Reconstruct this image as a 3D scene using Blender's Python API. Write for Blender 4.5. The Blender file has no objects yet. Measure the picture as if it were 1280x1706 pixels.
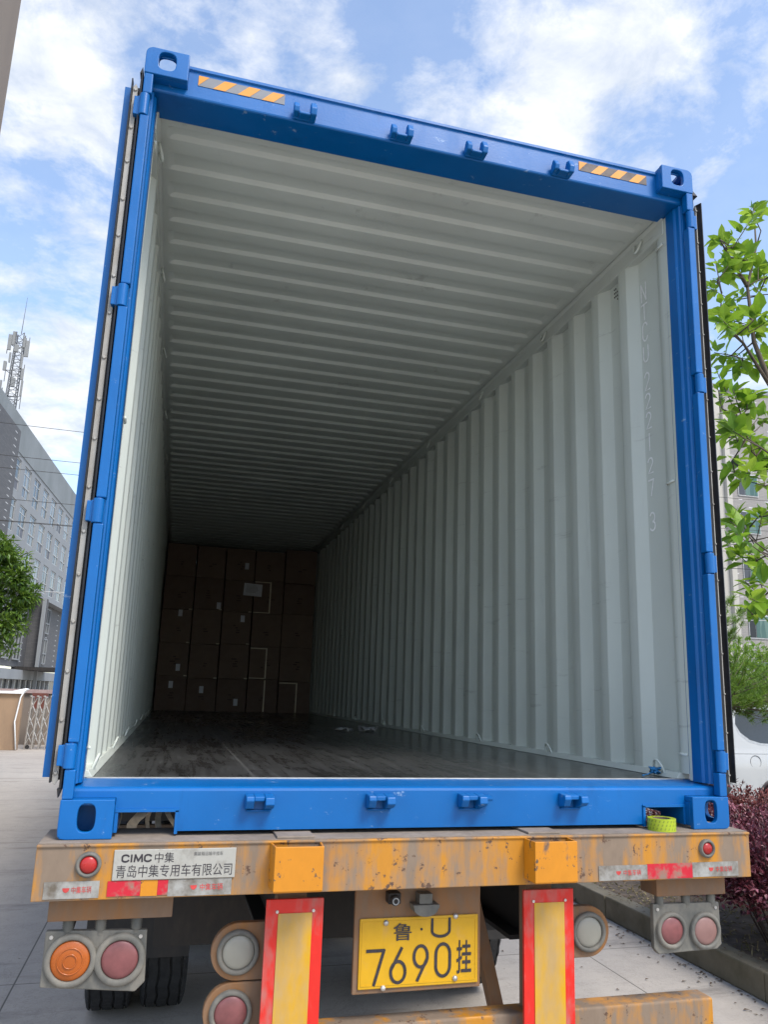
import bpy, bmesh, math, random
from mathutils import Vector, Matrix, Euler, noise
R = math.radians
sc = bpy.context.scene
COL = sc.collection

# ------------------------------------------------------------------ camera
BASE = 1.4                      # height of the trailer deck above the ground
def look(yaw, pitch, roll):
    f = Vector((math.sin(yaw)*math.cos(pitch), math.cos(yaw)*math.cos(pitch), math.sin(pitch)))
    r0 = Vector((math.cos(yaw), -math.sin(yaw), 0)); u0 = r0.cross(f)
    r = r0*math.cos(roll) + u0*math.sin(roll); u = -r0*math.sin(roll) + u0*math.cos(roll)
    return Matrix((r, u, -f)).transposed()
cam = bpy.data.cameras.new('camera'); camo = bpy.data.objects.new('camera', cam); COL.objects.link(camo)
camo.matrix_world = Matrix.Translation((-0.916, -2.764, 0.4657+BASE)) @ look(0.26603, 0.21632, 0.03018).to_4x4()
cam.sensor_fit = 'VERTICAL'; cam.sensor_height = 36; cam.lens = 1312.2/1706*36
cam.shift_x = -19.64/1706; cam.shift_y = 17.67/1706
cam.clip_start = 0.05; cam.clip_end = 2000
sc.camera = camo

# ------------------------------------------------------------------ light
SUN_EL, SUN_AZ = R(53), R(152)      # azimuth clockwise from +y (north): behind the viewer, to the right
wd = bpy.data.worlds.new('World'); sc.world = wd; wd.use_nodes = True
nt = wd.node_tree; N = nt.nodes; L = nt.links; N.clear()
def nd(t, **k):
    n = N.new(t)
    for a, b in k.items(): setattr(n, a, b)
    return n
out = nd('ShaderNodeOutputWorld'); bg = nd('ShaderNodeBackground'); bg.inputs[1].default_value = 0.15
sky = nd('ShaderNodeTexSky', sky_type='NISHITA', sun_disc=False, sun_elevation=SUN_EL, sun_rotation=SUN_AZ)
sky.air_density = 1.0; sky.dust_density = 1.2; sky.ozone_density = 1.1
tc = nd('ShaderNodeTexCoord')
sep = nd('ShaderNodeSeparateXYZ'); L.new(tc.outputs['Generated'], sep.inputs[0])
def mth(op, a, b=None, clamp=False):
    m = nd('ShaderNodeMath', operation=op); m.use_clamp = clamp
    for i, q in enumerate((a, b)):
        if q is None: continue
        if isinstance(q, (int, float)): m.inputs[i].default_value = q
        else: L.new(q, m.inputs[i])
    return m.outputs[0]
zz = mth('ADD', mth('MAXIMUM', sep.outputs[2], 0.0), 0.22)
cmb = nd('ShaderNodeCombineXYZ')
L.new(mth('DIVIDE', sep.outputs[0], zz), cmb.inputs[0]); L.new(mth('DIVIDE', sep.outputs[1], zz), cmb.inputs[1])
n1 = nd('ShaderNodeTexNoise'); n1.inputs['Scale'].default_value = 3.3; n1.inputs['Detail'].default_value = 10
n1.inputs['Roughness'].default_value = 0.58; n1.inputs['Distortion'].default_value = 0.35
L.new(cmb.outputs[0], n1.inputs['Vector'])
n4 = nd('ShaderNodeTexNoise'); n4.inputs['Scale'].default_value = 8.5; n4.inputs['Detail'].default_value = 11; n4.inputs['Roughness'].default_value = .66; n4.inputs['Distortion'].default_value = .2
L.new(cmb.outputs[0], n4.inputs['Vector'])
den = mth('ADD', mth('MULTIPLY', n1.outputs[0], .55), mth('MULTIPLY', n4.outputs[0], .45))
# cloud banks in fixed directions of the sky (direction, size, amount)
for (dx, dy, dz), sz, amt in (
        ((-.187, .764, .617), .085, .30), ((-.126, .732, .670), .05, .14), ((-.126, .809, .574), .035, .18), ((.021, .732, .680), .025, .10),
        ((.095, .701, .707), .035, .10), ((.139, .742, .656), .022, .10), ((.228, .723, .652), .04, .20), ((.365, .653, .664), .09, .20),
        ((.431, .596, .677), .06, .12), ((.342, .695, .632), .05, .12), ((.527, .595, .607), .05, .13), ((-.179, .916, .360), .10, .20),
        ((-.175, .939, .296), .08, .14), ((-.05, .74, .671), .05, -.08), ((.503, .569, .651), .03, -.10), ((-.173, .854, .49), .055, -.10),
        ((.546, .667, .506), .12, -.12), ((.511, .634, .581), .04, -.08), ((.595, .698, .398), .07, .10), ((.199, .69, .696), .05, -.10), ((.07, .76, .65), .03, -.08)):
    v = Vector((dx, dy, dz)).normalized()
    dp = nd('ShaderNodeVectorMath', operation='DISTANCE'); L.new(tc.outputs['Generated'], dp.inputs[0]); dp.inputs[1].default_value = v
    mr = nd('ShaderNodeMapRange', interpolation_type='SMOOTHSTEP'); L.new(dp.outputs['Value'], mr.inputs[0])
    mr.inputs[1].default_value = sz*1.7; mr.inputs[2].default_value = 0; mr.inputs[3].default_value = 0; mr.inputs[4].default_value = amt*.50
    den = mth('ADD', den, mr.outputs[0])
rp = nd('ShaderNodeValToRGB'); L.new(den, rp.inputs[0])
rp.color_ramp.elements[0].position = 0.48; rp.color_ramp.elements[0].color = (0, 0, 0, 1)
rp.color_ramp.elements[1].position = 0.62; rp.color_ramp.elements[1].color = (1, 1, 1, 1)
mx = nd('ShaderNodeMixRGB'); L.new(mth('ADD', mth('MULTIPLY', rp.outputs[0], 0.82), 0.09), mx.inputs[0])
L.new(sky.outputs[0], mx.inputs[1])
n2 = nd('ShaderNodeTexNoise'); n2.inputs['Scale'].default_value = 9; n2.inputs['Detail'].default_value = 10; n2.inputs['Roughness'].default_value = .62; n2.inputs['Distortion'].default_value = .3
L.new(cmb.outputs[0], n2.inputs['Vector'])
cr2 = nd('ShaderNodeValToRGB'); L.new(n2.outputs[0], cr2.inputs[0])
cr2.color_ramp.elements[0].position = .36; cr2.color_ramp.elements[0].color = (.30, .33, .38, 1)
cr2.color_ramp.elements[1].position = .58; cr2.color_ramp.elements[1].color = (.43, .44, .455, 1)
sc10 = nd('ShaderNodeMixRGB', blend_type='MULTIPLY'); sc10.inputs[0].default_value = 1; L.new(cr2.outputs[0], sc10.inputs[1]); sc10.inputs[2].default_value = (7.6, 7.6, 7.6, 1)
L.new(sc10.outputs[0], mx.inputs[2])
L.new(mx.outputs[0], bg.inputs[0]); L.new(bg.outputs[0], out.inputs[0])

sd = bpy.data.lights.new('sun', 'SUN'); sd.energy = 1.5; sd.angle = R(20); sd.color = (1, 0.95, 0.87)
so = bpy.data.objects.new('sun', sd); COL.objects.link(so)
so.rotation_euler = Vector((-math.sin(SUN_AZ)*math.cos(SUN_EL), -math.cos(SUN_AZ)*math.cos(SUN_EL), -math.sin(SUN_EL))).to_track_quat('-Z', 'Y').to_euler()
sc.view_settings.view_transform = 'Standard'; sc.view_settings.look = 'None'
sc.view_settings.exposure = 1.15; sc.view_settings.gamma = 1
sc.cycles.max_bounces = 10; sc.cycles.diffuse_bounces = 6; sc.cycles.transparent_max_bounces = 8

# ------------------------------------------------------------------ materials
def new_mat(name):
    m = bpy.data.materials.new(name); m.use_nodes = True
    t = m.node_tree; b = t.nodes['Principled BSDF']
    return m, t, b
def tex_noise(t, scale, detail=5, mscale=(1, 1, 1), rough=.55, coord='Object', off=(0, 0, 0), dist=0.0):
    c = t.nodes.new('ShaderNodeTexCoord'); mp = t.nodes.new('ShaderNodeMapping'); n = t.nodes.new('ShaderNodeTexNoise')
    mp.inputs['Scale'].default_value = mscale; mp.inputs['Location'].default_value = off
    t.links.new(c.outputs[coord], mp.inputs[0]); t.links.new(mp.outputs[0], n.inputs['Vector'])
    n.inputs['Scale'].default_value = scale; n.inputs['Detail'].default_value = detail
    n.inputs['Roughness'].default_value = rough; n.inputs['Distortion'].default_value = dist
    return n.outputs[0]
def ramp(t, fac, stops):
    r = t.nodes.new('ShaderNodeValToRGB'); e = r.color_ramp.elements
    while len(e) < len(stops): e.new(0.5)
    for i, (p, c) in enumerate(stops):
        e[i].position = p; e[i].color = (*c, 1) if len(c) == 3 else c
    t.links.new(fac, r.inputs[0]); return r.outputs[0]
def mixc(t, fac, a, b, mode='MIX'):
    m = t.nodes.new('ShaderNodeMixRGB'); m.blend_type = mode
    for i, q in enumerate((fac, a, b)):
        if isinstance(q, (int, float)): m.inputs[i].default_value = q
        elif isinstance(q, tuple): m.inputs[i].default_value = (*q, 1)
        else: t.links.new(q, m.inputs[i])
    return m.outputs[0]
def bump(t, b, h, strength=.3, dist=.01):
    n = t.nodes.new('ShaderNodeBump'); n.inputs['Strength'].default_value = strength; n.inputs['Distance'].default_value = dist
    t.links.new(h, n.inputs['Height']); t.links.new(n.outputs[0], b.inputs['Normal'])
def val(t, fac, lo, hi, a=0.3, c=0.7):
    return ramp(t, fac, ((a, (lo,)*3), (c, (hi,)*3)))
def plain(name, col, rough=.5, metal=0, var=.15, scale=8, bmp=0.0, bscale=60, spec=None):
    m, t, b = new_mat(name)
    n = tex_noise(t, scale, 6)
    lo = tuple(max(0, c*(1-var)) for c in col); hi = tuple(min(1, c*(1+var)) for c in col)
    t.links.new(ramp(t, n, ((.3, lo), (.7, hi))), b.inputs['Base Color'])
    b.inputs['Metallic'].default_value = metal
    n2 = tex_noise(t, scale*2.3, 5)
    t.links.new(val(t, n2, rough*.8, min(1, rough*1.25)), b.inputs['Roughness'])
    if spec is not None: b.inputs['Specular IOR Level'].default_value = spec
    if bmp: bump(t, b, tex_noise(t, bscale, 4), bmp, .004)
    return m
def dirty(name, col, dirt, amount=.5, rough=.5, mscale=(5, 5, 1.2), scale=1.6, spots=None, soft=.12, bmp=.15):
    """paint partly covered by road dust that runs down in streaks"""
    m, t, b = new_mat(name)
    n = tex_noise(t, scale, 9, mscale, .62)
    n3 = tex_noise(t, 38, 5, (1, 1, .5))
    base = mixc(t, mixc(t, .35, n3, n), tuple(c*.82 for c in col), tuple(min(1, c*1.12) for c in col))
    fac = ramp(t, mixc(t, .22, n, n3), ((1-amount-soft, (0, 0, 0)), (1-amount+soft, (1, 1, 1))))
    d = mixc(t, n3, tuple(c*.8 for c in dirt), tuple(c*1.2 for c in dirt))
    c = mixc(t, fac, base, d)
    if spots:
        s = ramp(t, tex_noise(t, 26, 8, (1, 1, 1), .7, off=(3, 1, 7)), ((.60, (0, 0, 0)), (.63, (1, 1, 1))))
        c = mixc(t, s, c, spots)
    t.links.new(c, b.inputs['Base Color'])
    t.links.new(val(t, fac, rough, .85, 0, 1), b.inputs['Roughness'])
    if bmp: bump(t, b, n3, bmp, .003)
    return m
M = {}
# container blue: gloss paint with orange peel, small runs and pale scuffs
def blue_paint(name, col):
    m, t, b = new_mat(name)
    n = tex_noise(t, 2.2, 6); n2 = tex_noise(t, 15, 7, (1, 1, .35))
    c = mixc(t, val(t, n, 0, 1), tuple(q*.88 for q in col), tuple(min(1, q*1.1) for q in col))
    sc_ = ramp(t, tex_noise(t, 34, 9, (.45, .45, 1.0), .72, off=(5, 2, 1)), ((.63, (0, 0, 0)), (.68, (1, 1, 1))))
    c = mixc(t, mixc(t, 1.0, sc_, (.45, .45, .45), 'MULTIPLY'), c, (.38, .50, .62))
    b.inputs['Specular IOR Level'].default_value = .38
    ch = ramp(t, tex_noise(t, 21, 10, (1, 1, 1), .8, off=(8, 3, 5)), ((.675, (0, 0, 0)), (.685, (1, 1, 1))))
    c = mixc(t, ch, c, (.16, .10, .07))
    dk = ramp(t, tex_noise(t, 5, 7, (1.4, 1.4, .3), .65, off=(2, 7, 1)), ((.58, (0, 0, 0)), (.75, (.5, .5, .5))))
    c = mixc(t, dk, c, tuple(q*.55 for q in col))
    t.links.new(c, b.inputs['Base Color'])
    t.links.new(val(t, n2, .30, .46), b.inputs['Roughness'])
    bump(t, b, mixc(t, .5, tex_noise(t, 130, 2), tex_noise(t, 9, 4, (1, 1, .3))), .16, .003)
    return m
M['blue'] = blue_paint('blue_gloss_paint', (0, .112, .365))
# inside walls: pale grey satin paint
def inner(name, col):
    m, t, b = new_mat(name)
    n = tex_noise(t, 1.3, 7, (1, 1, .6)); n2 = tex_noise(t, 22, 8, (1, .6, .12), .65)
    c = mixc(t, val(t, n, 0, 1), tuple(q*.9 for q in col), tuple(min(1, q*1.06) for q in col))
    c = mixc(t, ramp(t, n2, ((.62, (0, 0, 0)), (.8, (.35, .35, .35)))), c, tuple(q*.62 for q in col))
    ru = ramp(t, tex_noise(t, 7, 10, (1, 1, .8), .78, off=(6, 2, 3)), ((.68, (0, 0, 0)), (.71, (.6, .6, .6))))
    c = mixc(t, ru, c, (.20, .15, .11))
    sf = ramp(t, tex_noise(t, 9, 8, (.3, .22, 2.2), .75, off=(1, 5, 2)), ((.61, (0, 0, 0)), (.66, (.28, .28, .28))))
    c = mixc(t, sf, c, (.17, .17, .16))
    t.links.new(c, b.inputs['Base Color']); t.links.new(val(t, n2, .38, .58), b.inputs['Roughness'])
    bump(t, b, mixc(t, .6, tex_noise(t, 70, 4), tex_noise(t, 4, 4)), .13, .004)
    return m
M['grey_in'] = inner('pale_grey_paint', (.585, .625, .575))
M['rail_in'] = inner('pale_grey_rail_paint', (.56, .595, .55))
M['letter_white'] = plain('white_stencil_paint', (.86, .87, .86), .6, var=.12, scale=60)
# plywood floor: black coating rubbed grey by forklift wheels
def floor_mat():
    m, t, b = new_mat('scuffed_black_plywood')
    n = tex_noise(t, 1.5, 9, (1.0, .5, 1), .72, dist=.2)
    g = tex_noise(t, 30, 8, (.35, 3.2, 1), .7)                 # fine cross grain
    s = tex_noise(t, 7, 9, (3.4, .22, 1), .72, off=(2, 0, 0), dist=.5)
    c = mixc(t, val(t, g, 0, 1, .3, .75), (.006, .006, .007), (.045, .043, .041))
    tw = t.nodes.new('ShaderNodeTexCoord'); sw = t.nodes.new('ShaderNodeSeparateXYZ'); t.links.new(tw.outputs['Object'], sw.inputs[0])
    mw = t.nodes.new('ShaderNodeMapRange'); mw.interpolation_type = 'SMOOTHSTEP'; t.links.new(sw.outputs[0], mw.inputs[0])   # forklift wear: left and middle of the floor
    mw.inputs[1].default_value = .95; mw.inputs[2].default_value = -.1; mw.inputs[3].default_value = .15; mw.inputs[4].default_value = 1
    f = mixc(t, 1.0, ramp(t, mixc(t, .5, n, s), ((.44, (0, 0, 0)), (.70, (1, 1, 1)))), mw.outputs[0], 'MULTIPLY')
    c = mixc(t, mixc(t, 1.0, f, (.75, .75, .75), 'MULTIPLY'), c, mixc(t, g, (.035, .036, .037), (.15, .153, .155)))
    fl = ramp(t, tex_noise(t, 44, 6, (.6, 2.0, 1), .6, off=(9, 4, 0)), ((.70, (0, 0, 0)), (.73, (1, 1, 1))))
    c = mixc(t, mixc(t, 1.0, fl, (.6, .6, .6), 'MULTIPLY'), c, (.34, .33, .32))
    # plank joints across the floor every 2.4 m, one along the middle
    tcx = t.nodes.new('ShaderNodeTexCoord'); sp = t.nodes.new('ShaderNodeSeparateXYZ'); t.links.new(tcx.outputs['Object'], sp.inputs[0])
    def line(src, period, off, w):
        a = t.nodes.new('ShaderNodeMath'); a.operation = 'ADD'; a.inputs[1].default_value = off; t.links.new(src, a.inputs[0])
        q = t.nodes.new('ShaderNodeMath'); q.operation = 'PINGPONG'; q.inputs[1].default_value = period/2; t.links.new(a.outputs[0], q.inputs[0])
        l = t.nodes.new('ShaderNodeMath'); l.operation = 'LESS_THAN'; l.inputs[1].default_value = w; t.links.new(q.outputs[0], l.inputs[0])
        return l.outputs[0]
    ln = t.nodes.new('ShaderNodeMath'); ln.operation = 'MAXIMUM'
    t.links.new(line(sp.outputs[1], 2.44, .79, .008), ln.inputs[0]); t.links.new(line(sp.outputs[0], 1.19, 1.19*.5-.0, .006), ln.inputs[1])
    c = mixc(t, ln.outputs[0], c, (.085, .085, .085))
    t.links.new(c, b.inputs['Base Color'])
    t.links.new(mixc(t, f, val(t, g, .14, .28), (.55, .55, .55)), b.inputs['Roughness'])
    bump(t, b, g, .25, .003)
    return m
M['floor'] = floor_mat()
M['alu'] = plain('worn_pale_metal', (.36, .37, .37), .5, .5, .15, 30)
M['retainer'] = dirty('dull_zinc_strip', (.42, .41, .38), (.30, .27, .23), .42, .5, (3, 3, 1), 6)
M['rubber'] = plain('black_rubber', (.012, .012, .014), .42, 0, .3, 20, .2)
M['orange'] = dirty('dusty_orange_paint', (.50, .21, .014), (.21, .155, .11), .515, .5, (4, 4, .45), 2.0, soft=.07, spots=(.10, .055, .035))
M['orange_clean'] = dirty('chipped_orange_paint', (.58, .22, .008), (.12, .085, .065), .36, .45, (2.5, 2.5, 1.2), 6, soft=.04, spots=(.10, .07, .05))
M['orange_dirt'] = dirty('muddy_orange_paint', (.30, .12, .022), (.19, .12, .075), .58, .6, (3, 3, .8), 2.0)
M['dusty'] = dirty('dust_covered_steel', (.21, .17, .135), (.27, .22, .175), .5, .75, (2, 2, 1), 3)
M['grey_dusty'] = dirty('grey_dusty_plastic', (.10, .10, .09), (.20, .185, .155), .50, .6, (1.5, 1.5, 1.2), 6)
M['black_steel'] = dirty('black_chassis_steel', (.020, .018, .017), (.05, .04, .033), .4, .7, (2, 2, 1), 3)
M['tyre'] = plain('dark_tyre_rubber', (.020, .020, .021), .8, 0, .3, 14, .3)
M['red_refl'] = dirty('red_reflective_sheet', (.66, .020, .012), (.34, .15, .125), .46, .3, (3, 3, .7), 2.6, soft=.08, bmp=0)
M['yel_refl'] = dirty('yellow_reflective_sheet', (.62, .33, .004), (.40, .26, .10), .50, .35, (3, 3, .8), 2.2, soft=.10, bmp=0)
M['red_tape'] = dirty('red_worn_film', (.52, .012, .03), (.25, .16, .12), .46, .35, (1, 1, 1), 14, soft=.05, bmp=0)
M['silver_tape'] = dirty('silver_worn_film', (.36, .355, .33), (.12, .10, .075), .48, .4, (1, 1, 1), 12, soft=.10, bmp=0)
M['name_board'] = dirty('dusty_white_enamel', (.38, .37, .33), (.13, .11, .085), .38, .4, (1, 1, .8), 9, soft=.10, bmp=0)
M['ink'] = plain('black_ink', (.03, .025, .03), .6, 0, .3, 40)
M['ink_faded'] = plain('faded_grey_ink', (.11, .105, .10), .7, 0, .4, 60)
M['ink_red'] = plain('faded_red_ink', (.50, .05, .045), .6, 0, .3, 40)
M['plate_yellow'] = dirty('yellow_plate_enamel', (.62, .34, .004), (.45, .26, .08), .34, .4, (2, 2, 1.4), 5, soft=.12, bmp=0)
M['amber'] = plain('amber_lens', (.40, .095, .012), .25, 0, .15, 14)
M['red_lens'] = plain('dusty_red_lens', (.19, .065, .065), .35, 0, .25, 20)
M['red_lens_clean'] = plain('red_lens', (.38, .02, .018), .3, 0, .2, 20)
M['pink_lens'] = plain('faded_pink_lens', (.24, .13, .115), .4, 0, .15, 18)
M['white_lens'] = plain('milky_white_lens', (.26, .25, .21), .35, 0, .08, 14)
M['chrome'] = plain('bolt_metal', (.55, .53, .5), .35, .7, .2, 30)
M['tape_yellow'] = plain('yellow_green_tape', (.36, .45, .02), .35, 0, .08, 30)
M['tape_mark'] = plain('olive_tape_print', (.22, .28, .02), .4)
M['card'] = plain('brown_cardboard', (.17, .12, .088), .8, 0, .12, 5, .15, 90)
M['card_dark'] = plain('dark_brown_cardboard', (.145, .10, .075), .8, 0, .12, 5)
M['carton_ink'] = plain('faded_carton_ink', (.075, .05, .04), .8)
M['pack_tape'] = plain('pale_packing_tape', (.55, .48, .34), .4)
M['paper'] = plain('white_paper', (.66, .68, .72), .7, 0, .05)
M['sticker_y'] = plain('orange_yellow_sticker', (.62, .25, .012), .45, 0, .06)
M['sticker_k'] = plain('dark_brown_sticker', (.075, .055, .05), .5, 0, .1)
M['sticker_g'] = plain('faded_grey_sticker', (.17, .18, .20), .5, 0, .1)
M['strap'] = plain('dirty_cream_webbing', (.60, .54, .44), .85, 0, .25, 30)
M['wrap'] = plain('crumpled_clear_film', (.28, .28, .28), .3, 0, .2, 30)
M['blue_rag'] = plain('light_blue_plastic', (.03, .22, .50), .45, 0, .2, 50)

# ------------------------------------------------------------------ mesh helpers
OFF = Vector((0, 0, BASE))
class MB:
    def __init__(s, off=True): s.v = []; s.f = []; s.mi = []; s.cur = 0; s.off = OFF if off else Vector((0, 0, 0))
    def face(s, *pts):
        i = len(s.v); s.v += [Vector(p) for p in pts]; s.f.append(tuple(range(i, i+len(pts)))); s.mi.append(s.cur)
    def add(s, vs, fs):
        i = len(s.v); s.v += [Vector(p) for p in vs]
        for f in fs: s.f.append(tuple(i+k for k in f)); s.mi.append(s.cur)
    def box(s, x0, x1, y0, y1, z0, z1):
        x0, x1 = sorted((x0, x1)); y0, y1 = sorted((y0, y1)); z0, z1 = sorted((z0, z1))
        s.add([(x0,y0,z0),(x1,y0,z0),(x1,y1,z0),(x0,y1,z0),(x0,y0,z1),(x1,y0,z1),(x1,y1,z1),(x0,y1,z1)],
              [(0,3,2,1),(4,5,6,7),(0,1,5,4),(1,2,6,5),(2,3,7,6),(3,0,4,7)])
        return s
    def prism(s, poly, axis, lo, hi):
        """poly in the two other axes (xz for y, yz for x, xy for z)"""
        def P(a, b, c): return {'y': (a, c, b), 'x': (c, a, b), 'z': (a, b, c)}[axis]
        n = len(poly)
        vs = [P(a, b, lo) for a, b in poly] + [P(a, b, hi) for a, b in poly]
        ar = sum(poly[i][0]*poly[(i+1) % n][1]-poly[(i+1) % n][0]*poly[i][1] for i in range(n))
        fl = (ar > 0) if axis in 'zx' else (ar < 0)
        fs = [tuple(reversed(range(n))), tuple(range(n, 2*n))] + [(i, (i+1) % n, n+(i+1) % n, n+i) for i in range(n)]
        if not fl: fs = [tuple(reversed(f)) for f in fs]
        s.add(vs, fs); return s
    def cyl(s, p0, p1, r0, r1=None, n=20, caps=True):
        p0 = Vector(p0); p1 = Vector(p1); r1 = r0 if r1 is None else r1
        d = (p1-p0).normalized(); a = d.orthogonal().normalized(); b = d.cross(a)
        vs = []
        for p, r in ((p0, r0), (p1, r1)):
            for i in range(n):
                t = 2*math.pi*i/n; vs.append(p + (a*math.cos(t)+b*math.sin(t))*r)
        fs = [(i, (i+1) % n, n+(i+1) % n, n+i) for i in range(n)]
        if caps: fs += [tuple(reversed(range(n))), tuple(range(n, 2*n))]
        s.add(vs, fs); return s
    def tube(s, pts, r, n=8, caps=True):
        pts = [Vector(p) for p in pts]; rs = r if isinstance(r, (list, tuple)) else [r]*len(pts)
        vs = []; prev = None
        for i, p in enumerate(pts):
            d = (pts[min(i+1, len(pts)-1)]-pts[max(i-1, 0)]).normalized()
            if prev is None: a = d.orthogonal().normalized()
            else:
                a = prev - d*prev.dot(d)
                a = a.normalized() if a.length > 1e-6 else d.orthogonal().normalized()
            prev = a; b = d.cross(a)
            for k in range(n):
                t = 2*math.pi*k/n; vs.append(p+(a*math.cos(t)+b*math.sin(t))*rs[i])
        fs = []
        for i in range(len(pts)-1):
            for k in range(n): fs.append((i*n+k, i*n+(k+1) % n, (i+1)*n+(k+1) % n, (i+1)*n+k))
        if caps: fs += [tuple(reversed(range(n))), tuple(range((len(pts)-1)*n, len(pts)*n))]
        s.add(vs, fs); return s
    def lathe(s, prof, c, axis='y', n=32):
        """prof: (r, h) pairs along the axis starting at point c"""
        c = Vector(c); vs = []
        for r, h in prof:
            for i in range(n):
                t = 2*math.pi*i/n; a, b = r*math.cos(t), r*math.sin(t)
                vs.append(c + Vector({'y': (a, h, b), 'x': (h, a, b), 'z': (a, b, h)}[axis]))
        fs = []
        for j in range(len(prof)-1):
            for i in range(n): fs.append((j*n+i, (j+1)*n+i, (j+1)*n+(i+1) % n, j*n+(i+1) % n))
        s.add(vs, fs); return s
    def ribbon(s, pts, w, y, th=.0015):
        """flat pen stroke in the xz plane at depth y, facing -y"""
        pts = [Vector((p[0], 0, p[1])) for p in pts]; Lf = []; Rt = []
        for i, p in enumerate(pts):
            d = (pts[min(i+1, len(pts)-1)]-pts[max(i-1, 0)]).normalized(); q = Vector((-d.z, 0, d.x))*w/2
            Lf.append(p+q); Rt.append(p-q)
        vs = [Vector((a.x, y, a.z)) for a in Lf]+[Vector((a.x, y, a.z)) for a in Rt]
        n = len(pts); s.add(vs, [(i, n+i, n+i+1, i+1) for i in range(n-1)]); return s
    def build(s, name, mat, parent=None, bevel=0, smooth=False, seg=2, loc=None, norm=True):
        base = Vector((0, 0, 0)); p = parent
        while p: base += p.location; p = p.parent
        if loc is not None: base = base + Vector(loc)
        sh = s.off - base
        me = bpy.data.meshes.new(name); me.from_pydata([v+sh for v in s.v], [], s.f)
        for m in (mat if isinstance(mat, (list, tuple)) else [mat]): me.materials.append(m)
        for i, p in enumerate(me.polygons): p.material_index = s.mi[i]; p.use_smooth = smooth
        o = bpy.data.objects.new(name, me); COL.objects.link(o); o.parent = parent
        if loc is not None: o.location = loc
        if norm:
            bm = bmesh.new(); bm.from_mesh(me); bmesh.ops.remove_doubles(bm, verts=bm.verts, dist=1e-5) if smooth else None
            bmesh.ops.recalc_face_normals(bm, faces=bm.faces); bm.to_mesh(me); bm.free()
        if bevel:
            md = o.modifiers.new('bevel', 'BEVEL'); md.width = bevel; md.segments = seg; md.limit_method = 'ANGLE'; md.angle_limit = R(40)
        return o
def B(x0, x1, y0, y1, z0, z1): return MB().box(x0, x1, y0, y1, z0, z1)
def tag(o, label, cat=None, group=None, kind=None):
    if label: o['label'] = label
    if cat: o['category'] = cat
    if group: o['group'] = group
    if kind: o['kind'] = kind
    return o
def empty(name, loc, label, cat, group=None):
    o = bpy.data.objects.new(name, None); COL.objects.link(o); o.location = loc; o.empty_display_size = .3
    return tag(o, label, cat, group)
def copy_tree(o, parent=None):
    c = o.copy(); COL.objects.link(c)
    if parent: c.parent = parent
    for ch in [q for q in COL.objects if q.parent == o]: copy_tree(ch, c)
    return c
def text_obj(name, body, mat, parent, x0, x1, z0, z1, y, bold=0.0, shear=0.0, vertical=None, keep=False):
    """lettering fitted to a rectangle, facing -y (or -x when vertical gives the x of the wall)"""
    c = bpy.data.curves.new('t', 'FONT'); c.body = body; c.offset = bold; c.shear = shear; c.resolution_u = 3
    o = bpy.data.objects.new('t', c); COL.objects.link(o); bpy.context.view_layer.update()
    me = bpy.data.meshes.new_from_object(o); COL.objects.unlink(o); bpy.data.objects.remove(o); bpy.data.curves.remove(c)
    xs = [v.co.x for v in me.vertices]; ys = [v.co.y for v in me.vertices]
    ax, bx, ay, by = min(xs), max(xs), min(ys), max(ys)
    kx = (x1-x0)/(bx-ax); ky = (z1-z0)/(by-ay)
    base = Vector((0, 0, 0)); p = parent
    while p: base += p.location; p = p.parent
    for v in me.vertices:
        a = x0+(v.co.x-ax)*kx; b = z0+(v.co.y-ay)*ky
        v.co = (Vector((a, y, b)) if vertical is None else Vector((vertical, -a, b))) + OFF - base
    me.name = name; me.materials.append(mat)
    t = bpy.data.objects.new(name, me); COL.objects.link(t); t.parent = parent
    return t

# ------------------------------------------------------------------ setting: ground
def concrete():
    m, t, b = new_mat('worn_concrete')
    n = tex_noise(t, .35, 9, rough=.6); n2 = tex_noise(t, 5, 9, rough=.7); n3 = tex_noise(t, 60, 4)
    c = mixc(t, val(t, n, 0, 1), (.36, .31, .26), (.46, .41, .35))
    c = mixc(t, val(t, n2, 0, .5, .4, .8), c, (.24, .215, .19))
    c = mixc(t, val(t, n3, 0, .4, .35, .7), c, (.46, .43, .39))
    st = ramp(t, tex_noise(t, 1.2, 7, (.5, 2.2, 1), .65, off=(4, 3, 0)), ((.56, (0, 0, 0)), (.72, (.8, .8, .8))))
    c = mixc(t, st, c, (.17, .15, .13))
    ck = tex_noise(t, 1.1, 12, (1, 1, 1), .75, off=(7, 7, 0), dist=.4)
    c = mixc(t, ramp(t, ck, ((.497, (0, 0, 0)), (.50, (.55, .55, .55)), (.503, (0, 0, 0)))), c, (.10, .09, .08))
    sp = ramp(t, tex_noise(t, 16, 6, off=(1, 8, 0), rough=.6), ((.70, (0, 0, 0)), (.73, (.6, .6, .6))))
    c = mixc(t, sp, c, (.10, .085, .07))
    bt = t.nodes.new('ShaderNodeTexBrick'); tcx = t.nodes.new('ShaderNodeTexCoord'); mp = t.nodes.new('ShaderNodeMapping')
    mp.inputs['Location'].default_value = (1.72, -3.2, 0)
    t.links.new(tcx.outputs['Object'], mp.inputs[0]); t.links.new(mp.outputs[0], bt.inputs['Vector'])
    bt.offset = 0; bt.inputs['Scale'].default_value = 1; bt.inputs['Brick Width'].default_value = 4.0; bt.inputs['Row Height'].default_value = 5.0
    bt.inputs['Mortar Size'].default_value = .006; bt.inputs['Mortar Smooth'].default_value = .3
    c = mixc(t, bt.outputs['Fac'], c, (.13, .12, .10))
    t.links.new(c, b.inputs['Base Color']); b.inputs['Roughness'].default_value = .88
    bump(t, b, mixc(t, .5, n2, n3), .35, .01)
    return m
g = MB(False); g.face((-500, -300, 0), (500, -300, 0), (500, 700, 0), (-500, 700, 0))
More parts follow.
